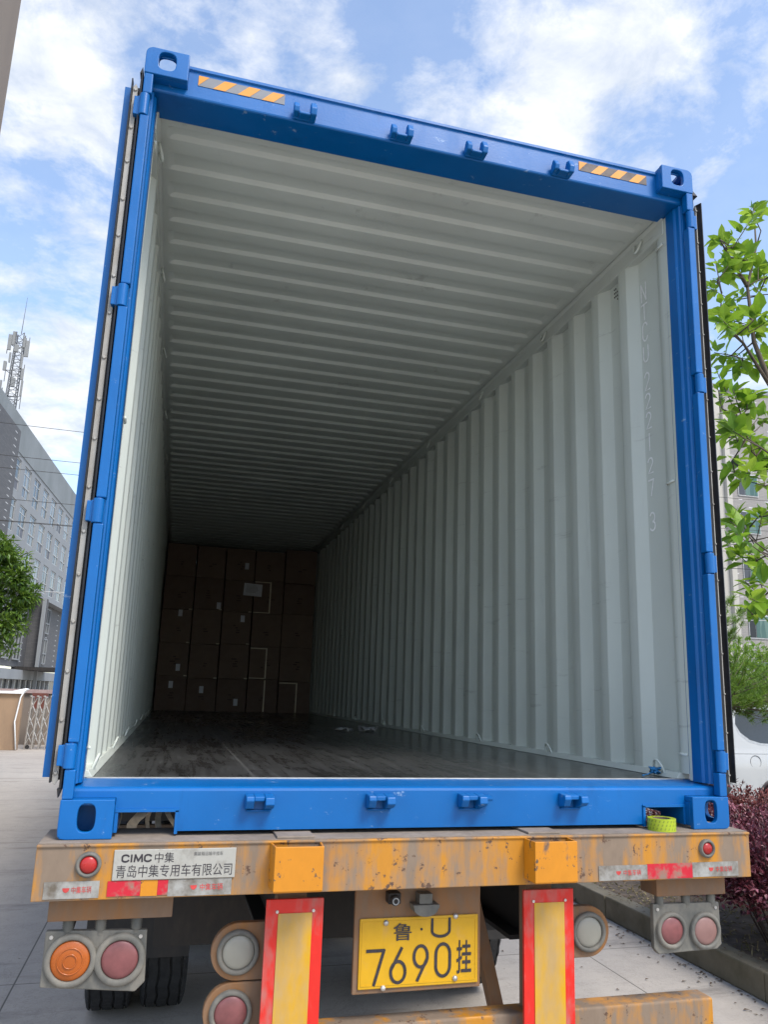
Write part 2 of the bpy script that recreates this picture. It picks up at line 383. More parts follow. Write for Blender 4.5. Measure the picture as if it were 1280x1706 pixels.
tag(g.build('ground', concrete()), 'pale worn concrete yard with thin joints and dark stains', kind='structure')
# ================================================================== SHIPPING CONTAINER
ct = empty('shipping_container', (0, 0, BASE), 'long blue steel shipping container with its doors folded back, standing on the trailer', 'container')
W, H, LEN = 1.219, 2.896, 12.19
def holed(mb, axis, u0, u1, v0, v1, hu, hv, ru, rv, lo, hi, n=32, corner=0.0, cs=(1, 1, 1, 1)):
    """rectangular plate with a round-ended hole; u,v are the in-plane axes"""
    cu, cv = hu, hv; outer = []; inner_ = []
    def P(a, b, c): return {'y': (a, c, b), 'x': (c, a, b), 'z': (a, b, c)}[axis]
    for i in range(n):
        t = 2*math.pi*(i+.5)/n; c, s_ = math.cos(t), math.sin(t)
        tx = (u1-cu)/c if c > 0 else (u0-cu)/c if c < 0 else 1e9
        ty = (v1-cv)/s_ if s_ > 0 else (v0-cv)/s_ if s_ < 0 else 1e9
        k = min(abs(tx), abs(ty)); outer.append((cu+c*k, cv+s_*k))
        e = 3.0 if ru != rv else 2.0
        q = (abs(c/ru)**e+abs(s_/rv)**e)**(-1/e); inner_.append((cu+c*q, cv+s_*q))
    if corner:      # pull the outer loop onto the exact corners, rounded where wanted
        for (pu, pv), on in zip(((u0, v0), (u1, v0), (u1, v1), (u0, v1)), cs):
            idx = sorted(range(n), key=lambda i: (outer[i][0]-pu)**2+(outer[i][1]-pv)**2)
            if not on: outer[idx[0]] = (pu, pv)
            else:
                cx_ = pu+corner*(1 if pu == u0 else -1); cz_ = pv+corner*(1 if pv == v0 else -1)
                for i in range(n):
                    a, b = outer[i]
                    if (a-cx_)*(pu-cx_) > 0 and (b-cz_)*(pv-cz_) > 0:
                        d = math.hypot(a-cx_, b-cz_); outer[i] = (cx_+(a-cx_)/d*corner, cz_+(b-cz_)/d*corner)
    vs = [P(a, b, lo) for a, b in outer]+[P(a, b, lo) for a, b in inner_]+[P(a, b, hi) for a, b in outer]+[P(a, b, hi) for a, b in inner_]
    fs = []
    for i in range(n):
        j = (i+1) % n
        fs += [(i, j, n+j, n+i), (2*n+i, 3*n+i, 3*n+j, 2*n+j), (i, 2*n+i, 2*n+j, j), (n+i, n+j, 3*n+j, 3*n+i)]
    mb.add(vs, fs)
for sx in (-1, 1):
    for top in (0, 1):
        for far in (0, 1):
            m = MB(); z0 = (H-.118) if top else 0; y0 = 0 if not far else LEN-.178; x0, x1 = sorted((sx*W, sx*(W-.162)))
            yf, yb = (y0, y0+.178) if not far else (y0+.178, y0)
            t = .022*(1 if not far else -1); zc = z0+.062; xo = sx*W; xi = sx*(W-.162)
            csr = ((sx < 0 and not top), (sx > 0 and not top), (sx > 0 and top), (sx < 0 and top))
            if top: holed(m, 'y', x0, x1, z0, z0+.118, (x0+x1)/2-.0, z0+.066, .033, .040, yf, yf+t, 48, .028, csr)
            else: holed(m, 'y', x0, x1, z0, z0+.118, (x0+x1)/2, z0+.064, .027, .042, yf, yf+t, 48, .018, csr)
            m.box(x0, x1, yb, yb-t, z0+.001, z0+.117)
            if top:
                holed(m, 'z', x0+.001, x1-.001, min(yf+t, yb-t)+.001, max(yf+t, yb-t)-.001, (x0+x1)/2, (yf+yb)/2, .036, .058, z0+.098, z0+.1175, 32)
                m.box(x0+.001, x1-.001, yf+t, yb-t, z0+.001, z0+.010)
            else:
                m.box(x0+.001, x1-.001, yf+t, yb-t, z0+.098, z0+.1175)
            holed(m, 'x', min(yf+t, yb-t), max(yf+t, yb-t), z0+.0105, z0+.0975, (yf+yb)/2, z0+.058, .038, .028, xo, xo-sx*.018, 32)
            m.box(xi, xi+sx*.015, yf+t, yb-t, z0+.0105, z0+.0975)
            m.build('corner_casting', M['blue'], ct, .003)
# rear posts: recess body, inner lip and the outer bar that carries the hinges
def solid(name, prof, axis, lo, hi, mat, bev=.004): return MB().prism(prof, axis, lo, hi).build(name, mat, ct, bev)
for sx in (-1, 1):
    m = MB()
    prof = [(sx*1.170, .092), (sx*1.170, .150), (sx*1.216, .150), (sx*1.216, .048), (sx*1.190, .048), (sx*1.187, .058), (sx*1.180, .062), (sx*1.178, .082), (sx*1.174, .086)]
    m.prism(prof, 'z', .160, 2.7449)
    m.tube([(sx*1.1795, .083, .162), (sx*1.1795, .083, 2.744)], .0025, 6); m.tube([(sx*1.189, .050, .162), (sx*1.189, .050, 2.744)], .0022, 6)
    post = m.build('corner_post', M['blue'], ct, .004)
    # flat bar, interrupted at each hinge
    segs = ((.1185, .208), (.291, 1.003), (1.093, 1.800), (1.890, 2.592), (2.690, 2.7775)) if sx < 0 else ((.1185, .206), (.292, .998), (1.090, 1.797), (1.889, 2.600), (2.690, 2.7775))
    for a, b_ in segs:
        B(sx*1.184, sx*1.217, .002, .041, a, b_).build('hinge_bar', M['blue'], post, .004)
    for a, b_ in zip(segs[:-1], segs[1:]):
        z0, z1 = a[1], b_[0]
        h = MB(); h.cyl((sx*1.207, .016, z0+.003), (sx*1.207, .016, z1-.003), .0185, n=20)
        h.box(sx*1.200, sx*1.232, .018, .034, z0+.008, z1-.008)
        h.box(sx*1.226, sx*1.2455, .020, .10, z0+.010, z1-.010)
        h.cyl((sx*1.207, .016, z0-.010), (sx*1.207, .016, z1+.010), .009, n=14)
        h.build('hinge', M['blue'], ct, .002)
    # pale inner lip of the post, and the liner behind it
    B(sx*1.172, sx*1.2155, .151, .172, .161, 2.742).build('post_liner', M['grey_in'], ct, .003)
# front frame posts
for sx in (-1, 1): B(sx*1.10, sx*1.217, LEN-.12, LEN-.002, .1185, 2.7775).build('front_post', M['blue'], ct, .004)
# header: box beam, turned lip on top
m = MB(); m.prism([(.052, 2.7775), (.052, 2.868), (.044, 2.872), (.044, 2.884), (.150, 2.884), (.150, 2.800), (.205, 2.790), (.205, 2.7775)], 'x', -1.0565, 1.0565)
m.prism([(.052, 2.7774), (.052, 2.756), (.054, 2.750), (.059, 2.747), (.205, 2.7465), (.205, 2.7774)], 'x', -1.2165, 1.2165)
hd = m.build('door_header', M['blue'], ct)
# sill with the two pocket cut-outs next to the castings
m = MB()
m.prism([(-1.216, .138), (-1.216, .1185), (-1.0565, .1185), (-1.0565, .083), (-.863, .083), (-.863, .014), (.873, .014), (.873, .085), (1.0565, .085), (1.0565, .1185), (1.216, .1185), (1.216, .138)], 'y', .050, .212)
m.prism([(.050, .1381), (.053, .146), (.062, .151), (.212, .161), (.212, .1381)], 'x', -1.216, 1.216)
m.box(-.868, -.858, .044, .20, .006, .078); m.box(.868, .878, .044, .20, .006, .080)
m.box(-1.056, -.858, .044, .056, .074, .0835); m.box(.868, 1.056, .044, .056, .076, .0855)
m.box(-1.056, -1.046, .046, .20, .012, .073); m.box(1.046, 1.056, .046, .20, .012, .075)
sill = m.build('door_sill', M['blue'], ct)
B(-1.168, 1.168, .2125, .232, .150, .1645).build('threshold_strip', M['alu'], ct, .002)
# lock cam keepers: U shaped brackets on header and sill
def keeper(x, up, kind):
    m = MB(); rnd = random.Random(int(x*1000)+up*7)
    if up:
        y = .050; z = 2.772
        m.box(x-.044, x+.040, y-.012, y, z-.022, z+.006)
        m.prism([(y, z-.020), (y-.046, z-.016), (y-.052, z+.004), (y-.034, z+.034), (y-.020, z+.038), (y, z+.012)], 'x', x-.046, x-.024)
        m.prism([(y, z-.022), (y-.050, z-.020), (y-.058, z+.006), (y-.040, z+.042), (y-.018, z+.048), (y, z+.016)], 'x', x+.022, x+.046)
        m.box(x-.024, x+.022, y-.046, y-.010, z-.022, z-.010)
    else:
        y = .049; z = .106
        m.prism([(y, z+.024), (y-.052, z+.020), (y-.056, z+.006), (y-.040, z-.020), (y-.016, z-.022), (y, z-.028)], 'x', x-.047, x-.020)
        m.prism([(y, z+.024), (y-.060, z+.017), (y-.064, z-.006), (y-.046, z-.018), (y-.012, z-.026), (y, z-.030)], 'x', x+.016, x+.046)
        m.prism([(y, z+.024), (y-.046, z+.019), (y-.046, z+.004), (y, z-.002)], 'x', x-.0195, x+.0155)
        m.box(x-.042, x+.040, y-.010, y, z-.034, z-.0275)
        if kind: m.prism([(y-.006, z+.018), (y-.044, z+.012), (y-.040, z), (y-.006, z)], 'x', x+.0465, x+.074)
    m.build('lock_keeper', M['blue'], ct, .004)
for x in (-.592, -.182, .153, .564): keeper(x, 1, 0)
for x, k in ((-.599, 0), (-.181, 0), (.160, 1), (.560, 0)): keeper(x, 0, k)
# hazard stickers on the header
for (xa, xb, dark) in ((-1.018, -.674, 'sticker_g'), (.660, 1.008, 'sticker_k')):
    z0, z1 = 2.809, 2.855; y = .0505; q = (xb-xa)
    m = MB(); m.box(xa, xb, y-.0004, y+.001, z0, z1); st = m.build('hazard_sticker', M[dark], hd)
    m = MB(); ys = y-.0012
    sl = z1-z0; w = q/8
    m.face((xa, ys, z1), (xa, ys, z0), (xa+w*.95, ys, z1))
    for k in (1.35, 3.6, 5.85):
        a = xa+w*k; m.face((a, ys, z0), (a+w*1.1, ys, z0), (a+w*1.1+sl*.95, ys, z1), (a+sl*.95, ys, z1))
    m.build('stripe', M['sticker_y'], st)
# side walls
A0, PITCH, XIN, XOUT = .510, .278, 1.171, 1.2115
prof = [(.172, 1.172), (.205, 1.172), (.232, 1.176), (.285, XOUT-.004), (.300, XOUT), (A0-.058, XOUT)]
k = 0
while A0+k*PITCH+.21 < LEN-.2:
    a = A0+k*PITCH; prof += [(a, XIN), (a+.070, XIN), (a+.136, XOUT), (a+.214, XOUT)]; k += 1
prof += [(LEN-.12, XOUT)]
# rounded folds
rp_ = []
for i, (y, x) in enumerate(prof):
    if 0 < i < len(prof)-1:
        (ya, xa), (yb, xb) = prof[i-1], prof[i+1]
        d1 = math.hypot(ya-y, xa-x); d2 = math.hypot(yb-y, xb-x); r = min(.006, d1*.4, d2*.4)
        p1 = (y+(ya-y)/d1*r, x+(xa-x)/d1*r); p2 = (y+(yb-y)/d2*r, x+(xb-x)/d2*r)
        mid = ((p1[0]+p2[0]+2*y)/4, (p1[1]+p2[1]+2*x)/4); rp_ += [p1, mid, p2]
    else: rp_.append((y, x))
def sheet(rows, zs, warp=0):
    n = len(rows); return [(r[0], r[1], z) for z in zs for r in rows]
ZW0, ZW1 = .186, 2.668
for sx in (-1, 1):
    m = MB(); n = len(rp_)
    for lay, d in ((0, 0), (1, .0022)):
        m.cur = lay; zs = [ZW0+(ZW1-ZW0)*q/13 for q in range(14)]
        vs = [(sx*(x+d+.0022*noise.noise(Vector((y*1.7, z*1.3, sx*5)))*(0 < q < 13)), y+.003*noise.noise(Vector((y*1.1+9, z*1.7, sx*3))), z) for q, z in enumerate(zs) for y, x in rp_]
        m.add(vs, [(j*n+i, j*n+i+1, (j+1)*n+i+1, (j+1)*n+i) for j in range(len(zs)-1) for i in range(n-1)])
    wall = m.build('side_wall', [M['grey_in'], M['blue']], ct, smooth=True, norm=False)
    md = wall.modifiers.new('split', 'EDGE_SPLIT'); md.split_angle = R(11)
    # rails
    m = MB(); m.prism([(sx*1.168, ZW1-.002), (sx*1.168, 2.738), (sx*1.156, 2.758), (sx*1.213, 2.758), (sx*1.213, ZW1-.002)], 'y', .1725, LEN-.125)
    m.build('top_side_rail', M['rail_in'], ct, .004)
    B(sx*1.2135, sx*1.2175, .1785, LEN-.18, ZW1-.02, 2.80).build('outer_rail', M['blue'], ct)
    m = MB(); m.prism([(sx*1.150, .1612), (sx*1.166, .186), (sx*1.213, .186), (sx*1.213, .1612)], 'y', .2325, LEN-.125)
    m.build('floor_edge_rail', M['grey_in'], ct, .002)
    B(sx*1.160, sx*1.2165, .1785, LEN-.18, .012, .1605).build('bottom_side_rail', M['blue'], ct, .004)
    wl = wall
    if sx == 1:
        wallR = wall
# pen strokes for numbers and letters, in a unit box
def arc(cx, cy, rx, ry, a0, a1, n=14): return [(cx+rx*math.cos(R(a0+(a1-a0)*i/n)), cy+ry*math.sin(R(a0+(a1-a0)*i/n))) for i in range(n+1)]
GL = {'I': [[(.5, 0), (.5, 1)]], 'M': [[(0, 0), (.08, 1)], [(.08, 1), (.5, .1)], [(.5, .1), (.92, 1)], [(.92, 1), (1, 0)]], 'N': [[(0, 0), (0, 1)], [(0, 1), (1, 0)], [(1, 0), (1, 1)]], 'T': [[(-.1, 1), (1.1, 1)], [(.5, 1), (.5, 0)]],
      'C': [arc(.5, .7, .5, .3, 20, 180)+[(0, .3)]+arc(.5, .3, .5, .3, 180, 340)], 'U': [[(0, 1), (0, .3)]+arc(.5, .32, .5, .32, 180, 360)+[(1, 1)]],
      '2': [arc(.5, .72, .48, .28, 165, -20)+[(.05, 0), (1, 0)]], '1': [[(.5, 0), (.5, 1)]], '7': [[(0, 1), (1, 1)], [(1, 1), (.45, 0)]],
      '3': [arc(.45, .74, .48, .26, 150, -80), arc(.45, .25, .52, .25, 80, -150)],
      '6': [arc(.5, .31, .5, .31, 0, 360, 24), [(.02, .38), (.72, 1)]], '9': [arc(.5, .69, .5, .31, 0, 360, 24), [(.98, .62), (.28, 0)]],
      '0': [arc(.5, .68, .5, .32, 0, 180)+[(0, .32)]+arc(.5, .32, .5, .32, 180, 360)+[(1, .68)]]}
def strokes(ch, mp, w, m):
    """mp maps unit coordinates to a 3d point and its in-plane axes"""
    for line in GL[ch]:
        nrm = mp.n; lift = nrm*(.00012*GL[ch].index(line)); pts = [mp(*p)+lift for p in line]; L_ = []; R_ = []
        loop = (pts[0]-pts[-1]).length < w*.2
        for i, p in enumerate(pts):
            d = (pts[min(i+1, len(pts)-1)]-pts[max(i-1, 0)]).normalized(); q = nrm.cross(d)*w/2
            e = d*w*.35*(0 if loop else 1 if i == len(pts)-1 else -1 if i == 0 else 0); L_.append(p+q+e); R_.append(p-q+e)
        n = len(pts); m.add(L_+R_, [(i, n+i, n+i+1, i+1) for i in range(n-1)])
        strokes.k = getattr(strokes, 'k', 0)+1
class Map:
    def __init__(s, o, u, v, n): s.o, s.u, s.v, s.n = map(Vector, (o, u, v, n))
    def __call__(s, a, b): return s.o+s.u*a+s.v*b
cells = [('N', 2.442, 2.535), ('T', 2.339, 2.422), ('C', 2.226, 2.323), ('U', 2.115, 2.197), ('2', 1.966, 2.055), ('2', 1.870, 1.946), ('2', 1.768, 1.848),
         ('1', 1.657, 1.740), ('2', 1.543, 1.617), ('7', 1.432, 1.508), ('3', 1.262, 1.348)]
for i, (ch, z0, z1) in enumerate(cells):
    m = MB()
    xw = 1.2092 - i*.0001
    strokes(ch, Map((xw, .432, z0), (0, -.040, 0), (0, 0, z1-z0), (-1, 0, 0)), .0085, m)
    m.build('stencilled_character', M['letter_white'], wallR, norm=False)
# small perforated vent, rods and lashing rings
m = MB()
for j in range(4):
    for i in range(3):
        if (i, j) in ((0, 3), (2, 0), (1, 0)): continue
        y = .652+i*.014; z = 2.575-.0+j*.022; m.cyl((1.2112, y, z), (1.2085, y, z), .0042, n=10)
m.build('vent_holes', M['rubber'], wallR)
for sx in (-1, 1):
    for z in (2.612, 1.441, .263):
        m = MB(); m.tube([(sx*1.205, .262, z-.002), (sx*1.170, .235, z), (sx*1.166, .175, z)], .0055, 8)
        m.build('lashing_rod', M['grey_in'], ct, smooth=True)
    ring_y = [.372, 1.435, 2.50, 3.79, 5.07, 6.35, 7.63]
    for y in ring_y:
        a = [Vector((sx*(1.165-.030*math.sin(R(t))*.6), y+.034*math.cos(R(t)), .176+.052*math.sin(R(t)))) for t in range(-10, 191, 20)]
        MB().tube(a, .0055, 8).build('lashing_ring', M['grey_in'], ct, smooth=True)
        b_ = [Vector((sx*(1.160-.016*math.sin(R(t))), y+.030*math.cos(R(t)), 2.722-.050*math.sin(R(t)))) for t in range(-10, 191, 20)]
        MB().tube(b_, .0055, 8).build('lashing_ring', M['grey_in'], ct, smooth=True)
# roof: die-stamped corrugations that fade out before the side rails
m = MB(); z0r = 2.762; P = .209; rows = []
y = .2055; rows.append((y, 0))
k = 0
while .330+k*P+.20 < LEN-.2:
    a = .330+k*P
    rows += ([(a-.070, 0), (a-.052, 1)] if not k else [])+[(a-.006, 1), (a-.001, .94), (a+.013, .06), (a+.018, 0), (a+.100, 0), (a+.116, 1)]
    k += 1
rows.append((LEN-.125, 0)); rows.sort()
xs = [-1.213, -1.135, -1.128, -1.118, -1.105, -1.085, -.7, -.35, 0, .35, .7, 1.085, 1.105, 1.118, 1.128, 1.135, 1.213]
fade = [0, 0, .12, .45, .88, 1, 1, 1, 1, 1, 1, 1, .88, .45, .12, 0, 0]
for lay, d in ((0, 0), (1, .0025)):
    m.cur = lay
    vs = [(x, yy, z0r+.021*h*f+d) for yy, h in rows for x, f in zip(xs, fade)]; nx = len(xs)
    m.add(vs, [(j*nx+i, (j+1)*nx+i, (j+1)*nx+i+1, j*nx+i+1) for j in range(len(rows)-1) for i in range(nx-1)])
rf = m.build('roof_panel', [M['grey_in'], M['blue']], ct, smooth=True, norm=False)
md = rf.modifiers.new('split', 'EDGE_SPLIT'); md.split_angle = R(16)
B(-1.165, 1.165, .2125, LEN-.125, .130, .160).build('cargo_floor', M['floor'], ct)
B(-1.0995, 1.0995, LEN-.10, LEN-.03, .1185, 2.765).build('front_wall', [M['grey_in']], ct)
B(-1.056, 1.056, LEN-.15, LEN-.01, 2.785, 2.884).build('front_header', M['blue'], ct)
B(-1.056, 1.056, LEN-.15, LEN-.01, .012, .12).build('front_sill', M['blue'], ct)
for i in range(26):
    y = .55+i*.44
    B(-1.158, 1.158, y, y+.05, .018, .129).build('cross_member', M['black_steel'], ct)
# doors, swung right round against the side walls
def door(sx):
    d = MB()
    px0, px1 = (1.250, 1.290) if sx < 0 else (1.248, 1.294)
    rnd = random.Random(3)
    # corrugated leaf inside a hollow-section frame
    d.box(sx*px0, sx*px1, .078, .160, .178, 2.756)
    d.box(sx*px0, sx*px1, 1.14, 1.235, .178, 2.756)
    d.box(sx*px0, sx*px1, .1605, 1.1395, .178, .30); d.box(sx*px0, sx*px1, .1605, 1.1395, 2.64, 2.756)
    for i in range(5):
        za = .30+i*.47; q = [(sx*(px0+.006), za+.0), (sx*(px0+.006), za+.20), (sx*(px0+.032), za+.24), (sx*(px0+.032), za+.43), (sx*(px0+.006), min(2.64, za+.47))]
        d.prism([(a, b) for a, b in q]+[(a+sx*.003, b) for a, b in reversed(q)], 'y', .1605, 1.1395)
    leaf = d.build('door', M['blue'], ct, .003)
    g = MB()      # extruded rubber seal with two lips that open towards the viewer
    if sx < 0:
        ga, gb, gc = 1.219, 1.236, 1.262; s0, s1 = 1.2385, 1.2565
    else:
        ga, gb, gc = 1.222, 1.260, 1.284; s0, s1 = 1.261, 1.265
    g.box(sx*ga, sx*gc, .060, .077, .172, 2.748)
    g.prism([(sx*ga, .060), (sx*(ga+.004), .018), (sx*(ga+.010), .020), (sx*(gb-.001), .060)], 'z', .150, 2.786)
    g.prism([(sx*gc, .060), (sx*(gc+.001), .030), (sx*(gc-.004), .028), (sx*(s1+.001), .060)], 'z', .166, 2.762)
    # the seal bends in at both ends
    g.prism([(sx*(ga+.002), .150), (sx*(ga+.012), .120), (sx*(gb), .150)], 'y', .022, .058)
    g.prism([(sx*(ga+.002), 2.786), (sx*(ga+.008), 2.815), (sx*(gb), 2.786)], 'y', .022, .058)
    gk = g.build('door_seal', M['rubber'], leaf, .0015)
    s = MB(); s.prism([(sx*s0, .172), (sx*(s0+s1)/2, .158), (sx*s1, .172), (sx*s1, 2.735), (sx*(s0+s1)/2, 2.752), (sx*s0, 2.735)], 'y', .044, .059)
    for i in range(17):
        z = .20+i*.1575+rnd.uniform(-.01, .01)
        s.cyl((sx*(s0+s1)/2, .044, z), (sx*(s0+s1)/2, .039, z), .0075 if sx < 0 else .004, .005 if sx < 0 else .003, 12)
    s.build('seal_retainer', M['retainer'], gk, .001)
    for yy in (.42, .88):
        r = MB(); r.cyl((sx*1.236, yy, .185), (sx*1.236, yy, 2.75), .0135, n=14)
        for z in (.35, 1.0, 1.9, 2.5): r.box(sx*1.2225, sx*1.2495, yy-.03, yy+.03, z, z+.05)
        r.build('lock_rod', M['chrome'], leaf, .002)
door(-1); door(1)

# ------------------------------------------------------------------ cartons stacked at the far end
cx_ = [-1.150, -.705, -.270, .175, .640, 1.135]; cz_ = [.1605, .640, 1.140, 1.640, 2.130, 2.60]
ordc = ['first', 'second', 'third', 'fourth', 'fifth']; ordr = ['bottom', 'second lowest', 'middle', 'second highest', 'top']
YC = 9.45; rnd = random.Random(11)
marks = {(0, 0): (-.93, .53), (1, 0): (-.49, .47), (2, 0): (.02, .30), (0, 1): (-.85, .78), (0, 2): (-.88, 1.58), (2, 2): (.04, 1.54), (1, 3): (-.33, 1.72), (2, 4): (.05, 2.35)}
tapes = {(3, 3): 'a', (3, 1): 'b', (3, 0): 'c', (4, 0): 'd'}
look_ = {}
for (c, r) in marks: look_[(c, r)] = 'white labelled'
for (c, r) in tapes: look_[(c, r)] = 'pale taped'
for c in range(5):
    for r in range(5):
        x0, x1 = cx_[c], cx_[c+1]; jz = lambda q: cz_[q]+(0 if q == 0 else .012*math.sin(c*2.3+q*1.7)); z0, z1 = jz(r), jz(r+1)
        w = x1-x0-rnd.uniform(.010, .018); h = z1-z0-.003; dy = rnd.uniform(-.014, .014)
        if r == 4: h += (.02, .035, .01, .0, .07)[c]*(.9 if c != 4 else 1)
        xc = (x0+x1)/2+rnd.uniform(-.002, .002)
        t = empty('carton', (xc, YC+dy+.3, z0+BASE), '%s brown carton, %s from left in the %s row of the stack' % (look_.get((c, r), 'plain'), ordc[c], ordr[r]), 'carton', 'cartons stacked at the far end of the container')
        m = MB(False); m.box(-w/2, w/2, -.3, .3, .0004, h)
        b = m.build('box_body', M['card' if (c*3+r) % 3 else 'card_dark'], None, .006); b.parent = t
        def part(nm, mat, *bx):
            q = MB(False); q.box(*bx); o = q.build(nm, mat, None); o.parent = t
        part('flap_seam', M['card_dark'], -w/2+.006, w/2-.006, -.3012, -.299, h*.5-.002, h*.5+.002)
        if (c, r) in marks:
            mx_, mz_ = marks[(c, r)]; lx = mx_-xc; lz = mz_-z0
            part('shipping_label', M['paper'], lx-.03, lx+.03, -.302, -.2995, lz-.05, lz+.05)
        q = MB(False)
        for k_ in range(rnd.randint(2, 4)):
            xx = rnd.uniform(-.05, .03); zz_ = h*.35+k_*.035; q.box(xx, xx+rnd.uniform(.03, .08), -.3016, -.2995, zz_, zz_+.018)
        o = q.build('print', M['carton_ink'], None); o.parent = t
        kd = tapes.get((c, r))
        if kd:
            v = w/2-.20 if kd != 'd' else .03
            part('packing_tape', M['pack_tape'], v-.01, v+.01, -.3022, -.2995, .01, h-.012)
            if kd in 'abd': part('packing_tape', M['pack_tape'], -w/2+.005, v-.011, -.3022, -.2995, h-.03, h-.014)
            if kd in 'ab': part('packing_tape', M['pack_tape'], -w/2+.005, v-.011, -.3022, -.2995, .008, .020)
        elif c < 3 and r in (1, 2, 3):
            part('packing_tape', M['pack_tape'], w/2-.05, w/2-.004, -.3018, -.2995, .004, .02)
m = MB(); m.face((.02, YC-.018, 1.90), (.30, YC-.022, 1.888), (.305, YC-.020, 2.075), (.03, YC-.017, 2.09))
m.add([(.02, YC-.0165, 1.90), (.30, YC-.0205, 1.888), (.305, YC-.0185, 2.075), (.03, YC-.0155, 2.09)], [(3, 2, 1, 0)])
ps = m.build('paper_sheet', M['paper'], None); tag(ps, 'white printed sheet of paper taped to the front of a carton', 'paper')
mm = MB()
for i in range(7):
    z = 2.06-.018*i; mm.box(.06, .10+rnd.uniform(.08, .16), YC-.0232, YC-.0228, z-.002, z+.002)
mm.build('printed_lines', M['ink_faded'], ps)

# debris on the container floor
def crumple(name, pts, w, mat, seed, label, cat, hgt=.03):
    rnd = random.Random(seed); vs = []; n = len(pts); kx = 5
    for i, p in enumerate(pts):
        for j in range(kx):
            t = j/(kx-1)-.5
            vs.append((p[0]+rnd.uniform(-.02, .02), p[1]+t*w+rnd.uniform(-.02, .02), p[2]+.006+rnd.random()*hgt))
    m = MB(); m.add(vs, [(i*kx+j, (i+1)*kx+j, (i+1)*kx+j+1, i*kx+j+1) for i in range(n-1) for j in range(kx-1)])
    o = m.build(name, mat, None, smooth=False); md = o.modifiers.new('s', 'SOLIDIFY'); md.thickness = .002
    return tag(o, label, cat)
crumple('plastic_film', [(.45+i*.035, 3.95+.02*math.sin(i), .160) for i in range(5)], .06, M['wrap'], 4, 'crumpled strip of clear film left on the black floor, left piece', 'film')
crumple('plastic_film', [(.64+i*.03, 3.9+.03*math.sin(i*2), .160) for i in range(6)], .10, M['wrap'], 5, 'crumpled strip of clear film left on the black floor, right piece', 'film', .05)
m = MB(); rnd = random.Random(2); pts = []
for i in range(26):
    a = i*1.9; pts.append((1.125+.018*math.cos(a)+rnd.uniform(-.006, .006), .352+.020*math.sin(a*1.3), .180+rnd.uniform(-.008, .016)))
m.tube(pts, .0055, 6); m.tube([(1.112, .35, .176), (1.075, .33, .170), (1.052, .335, .166), (1.04, .30, .166)], .0025, 5)
tag(m.build('knotted_string', M['blue_rag'], None, smooth=True), 'light blue plastic string knotted at the lashing ring on the floor', 'string')

# ================================================================== SEMI TRAILER
tr = empty('semi_trailer', (0, 2.7, 0), 'dusty orange container trailer carrying the blue container, seen from behind', 'trailer')
Yb = -.050
m = MB(); m.prism([(Yb, -.164), (Yb, -.012), (Yb-.006, -.012), (Yb-.006, -.0035), (.215, -.0035), (.215, -.012), (Yb+.008, -.012), (Yb+.008, -.156), (.09, -.156), (.09, -.164)], 'x', -1.265, 1.262)
m.box(-1.2645, -1.258, Yb+.0085, .20, -.155, -.0125); m.box(1.255, 1.2615, Yb+.0085, .20, -.155, -.0125)
beam = m.build('rear_beam', M['orange'], tr, .003)
B(-1.262, 1.259, Yb+.004, .212, -.0033, -.0008).build('deck_dust', M['dusty'], beam)
for x, w_ in ((-.480, .078), (.412, .080)):
    p = MB(); y1 = Yb-.0005; y0 = Yb-.080
    p.prism([(x-w_, y0), (x+w_, y0), (x+w_+.006, y1), (x+w_-.001, y1), (x+w_-.007, y0+.007), (x-w_+.007, y0+.007), (x-w_+.001, y1), (x-w_-.006, y1)], 'z', -.142, -.010)
    p.box(x-w_+.002, x+w_-.002, y0+.004, y1, -.146, -.1395)
    p.build('stake_pocket', M['orange_clean'], beam, .002)
    B(x-.062, x+.062, Yb+.012, .14, -.0005, .007).build('deck_pad', M['dusty'], beam, .002)
def lamp(name, x, z, y, rl, rr, lens, parent, rim=M['grey_dusty']):
    r = MB(); r.lathe([(rr, .012), (rr, -.006), (rr-.004, -.011), (rl+.004, -.012), (rl, -.008), (rl, .004)], (x, y, z), n=36)
    rim_ = r.build(name, rim, parent, smooth=True)
    l = MB(); l.lathe([(rl-.0005, .004), (rl-.0005, -.003)]+[((rl-.001)*math.cos(R(a)), -.003-.010*math.sin(R(a))) for a in (20, 40, 60, 78, 89.9)], (x, y, z), n=36)
    for q in ((.3, .6) if lens is M['amber'] else ()): l.lathe([(rl*q, -.0125*math.sqrt(1-q*q)-.002), (rl*q+.002, -.0125*math.sqrt(1-q*q)-.0045), (rl*q+.004, -.0125*math.sqrt(1-q*q)-.002)], (x, y, z), n=30)
    l.build('lens', lens, rim_, smooth=True)
    return rim_
lamp('marker_lamp', -1.112, -.062, Yb-.004, .026, .037, M['red_lens_clean'], beam)
lamp('marker_lamp', 1.069, -.058, Yb-.004, .022, .033, M['red_lens_clean'], beam)
# name board with black lettering
nb = B(-1.041, -.672, Yb-.0065, Yb-.001, -.110, -.0215).build('name_board', M['name_board'], beam, .002)
yt = Yb-.0072
for ch, xa, xb in (('C', -1.016, -.997), ('I', -.992, -.986), ('M', -.980, -.957), ('C', -.950, -.931)):
    m = MB(); strokes(ch, Map((xa, yt, -.056), (xb-xa, 0, 0), (0, 0, .019), (0, -1, 0)), .0052, m); m.build('lettering', M['ink'], nb, norm=False)
text_obj('lettering', '中集', M['ink'], nb, -.920, -.862, -.061, -.031, yt)
text_obj('lettering', '集装箱运输半挂车', M['ink_faded'], nb, -.803, -.713, -.043, -.031, yt)
text_obj('lettering', '青岛中集专用车有限公司', M['ink'], nb, -1.031, -.682, -.102, -.066, yt)
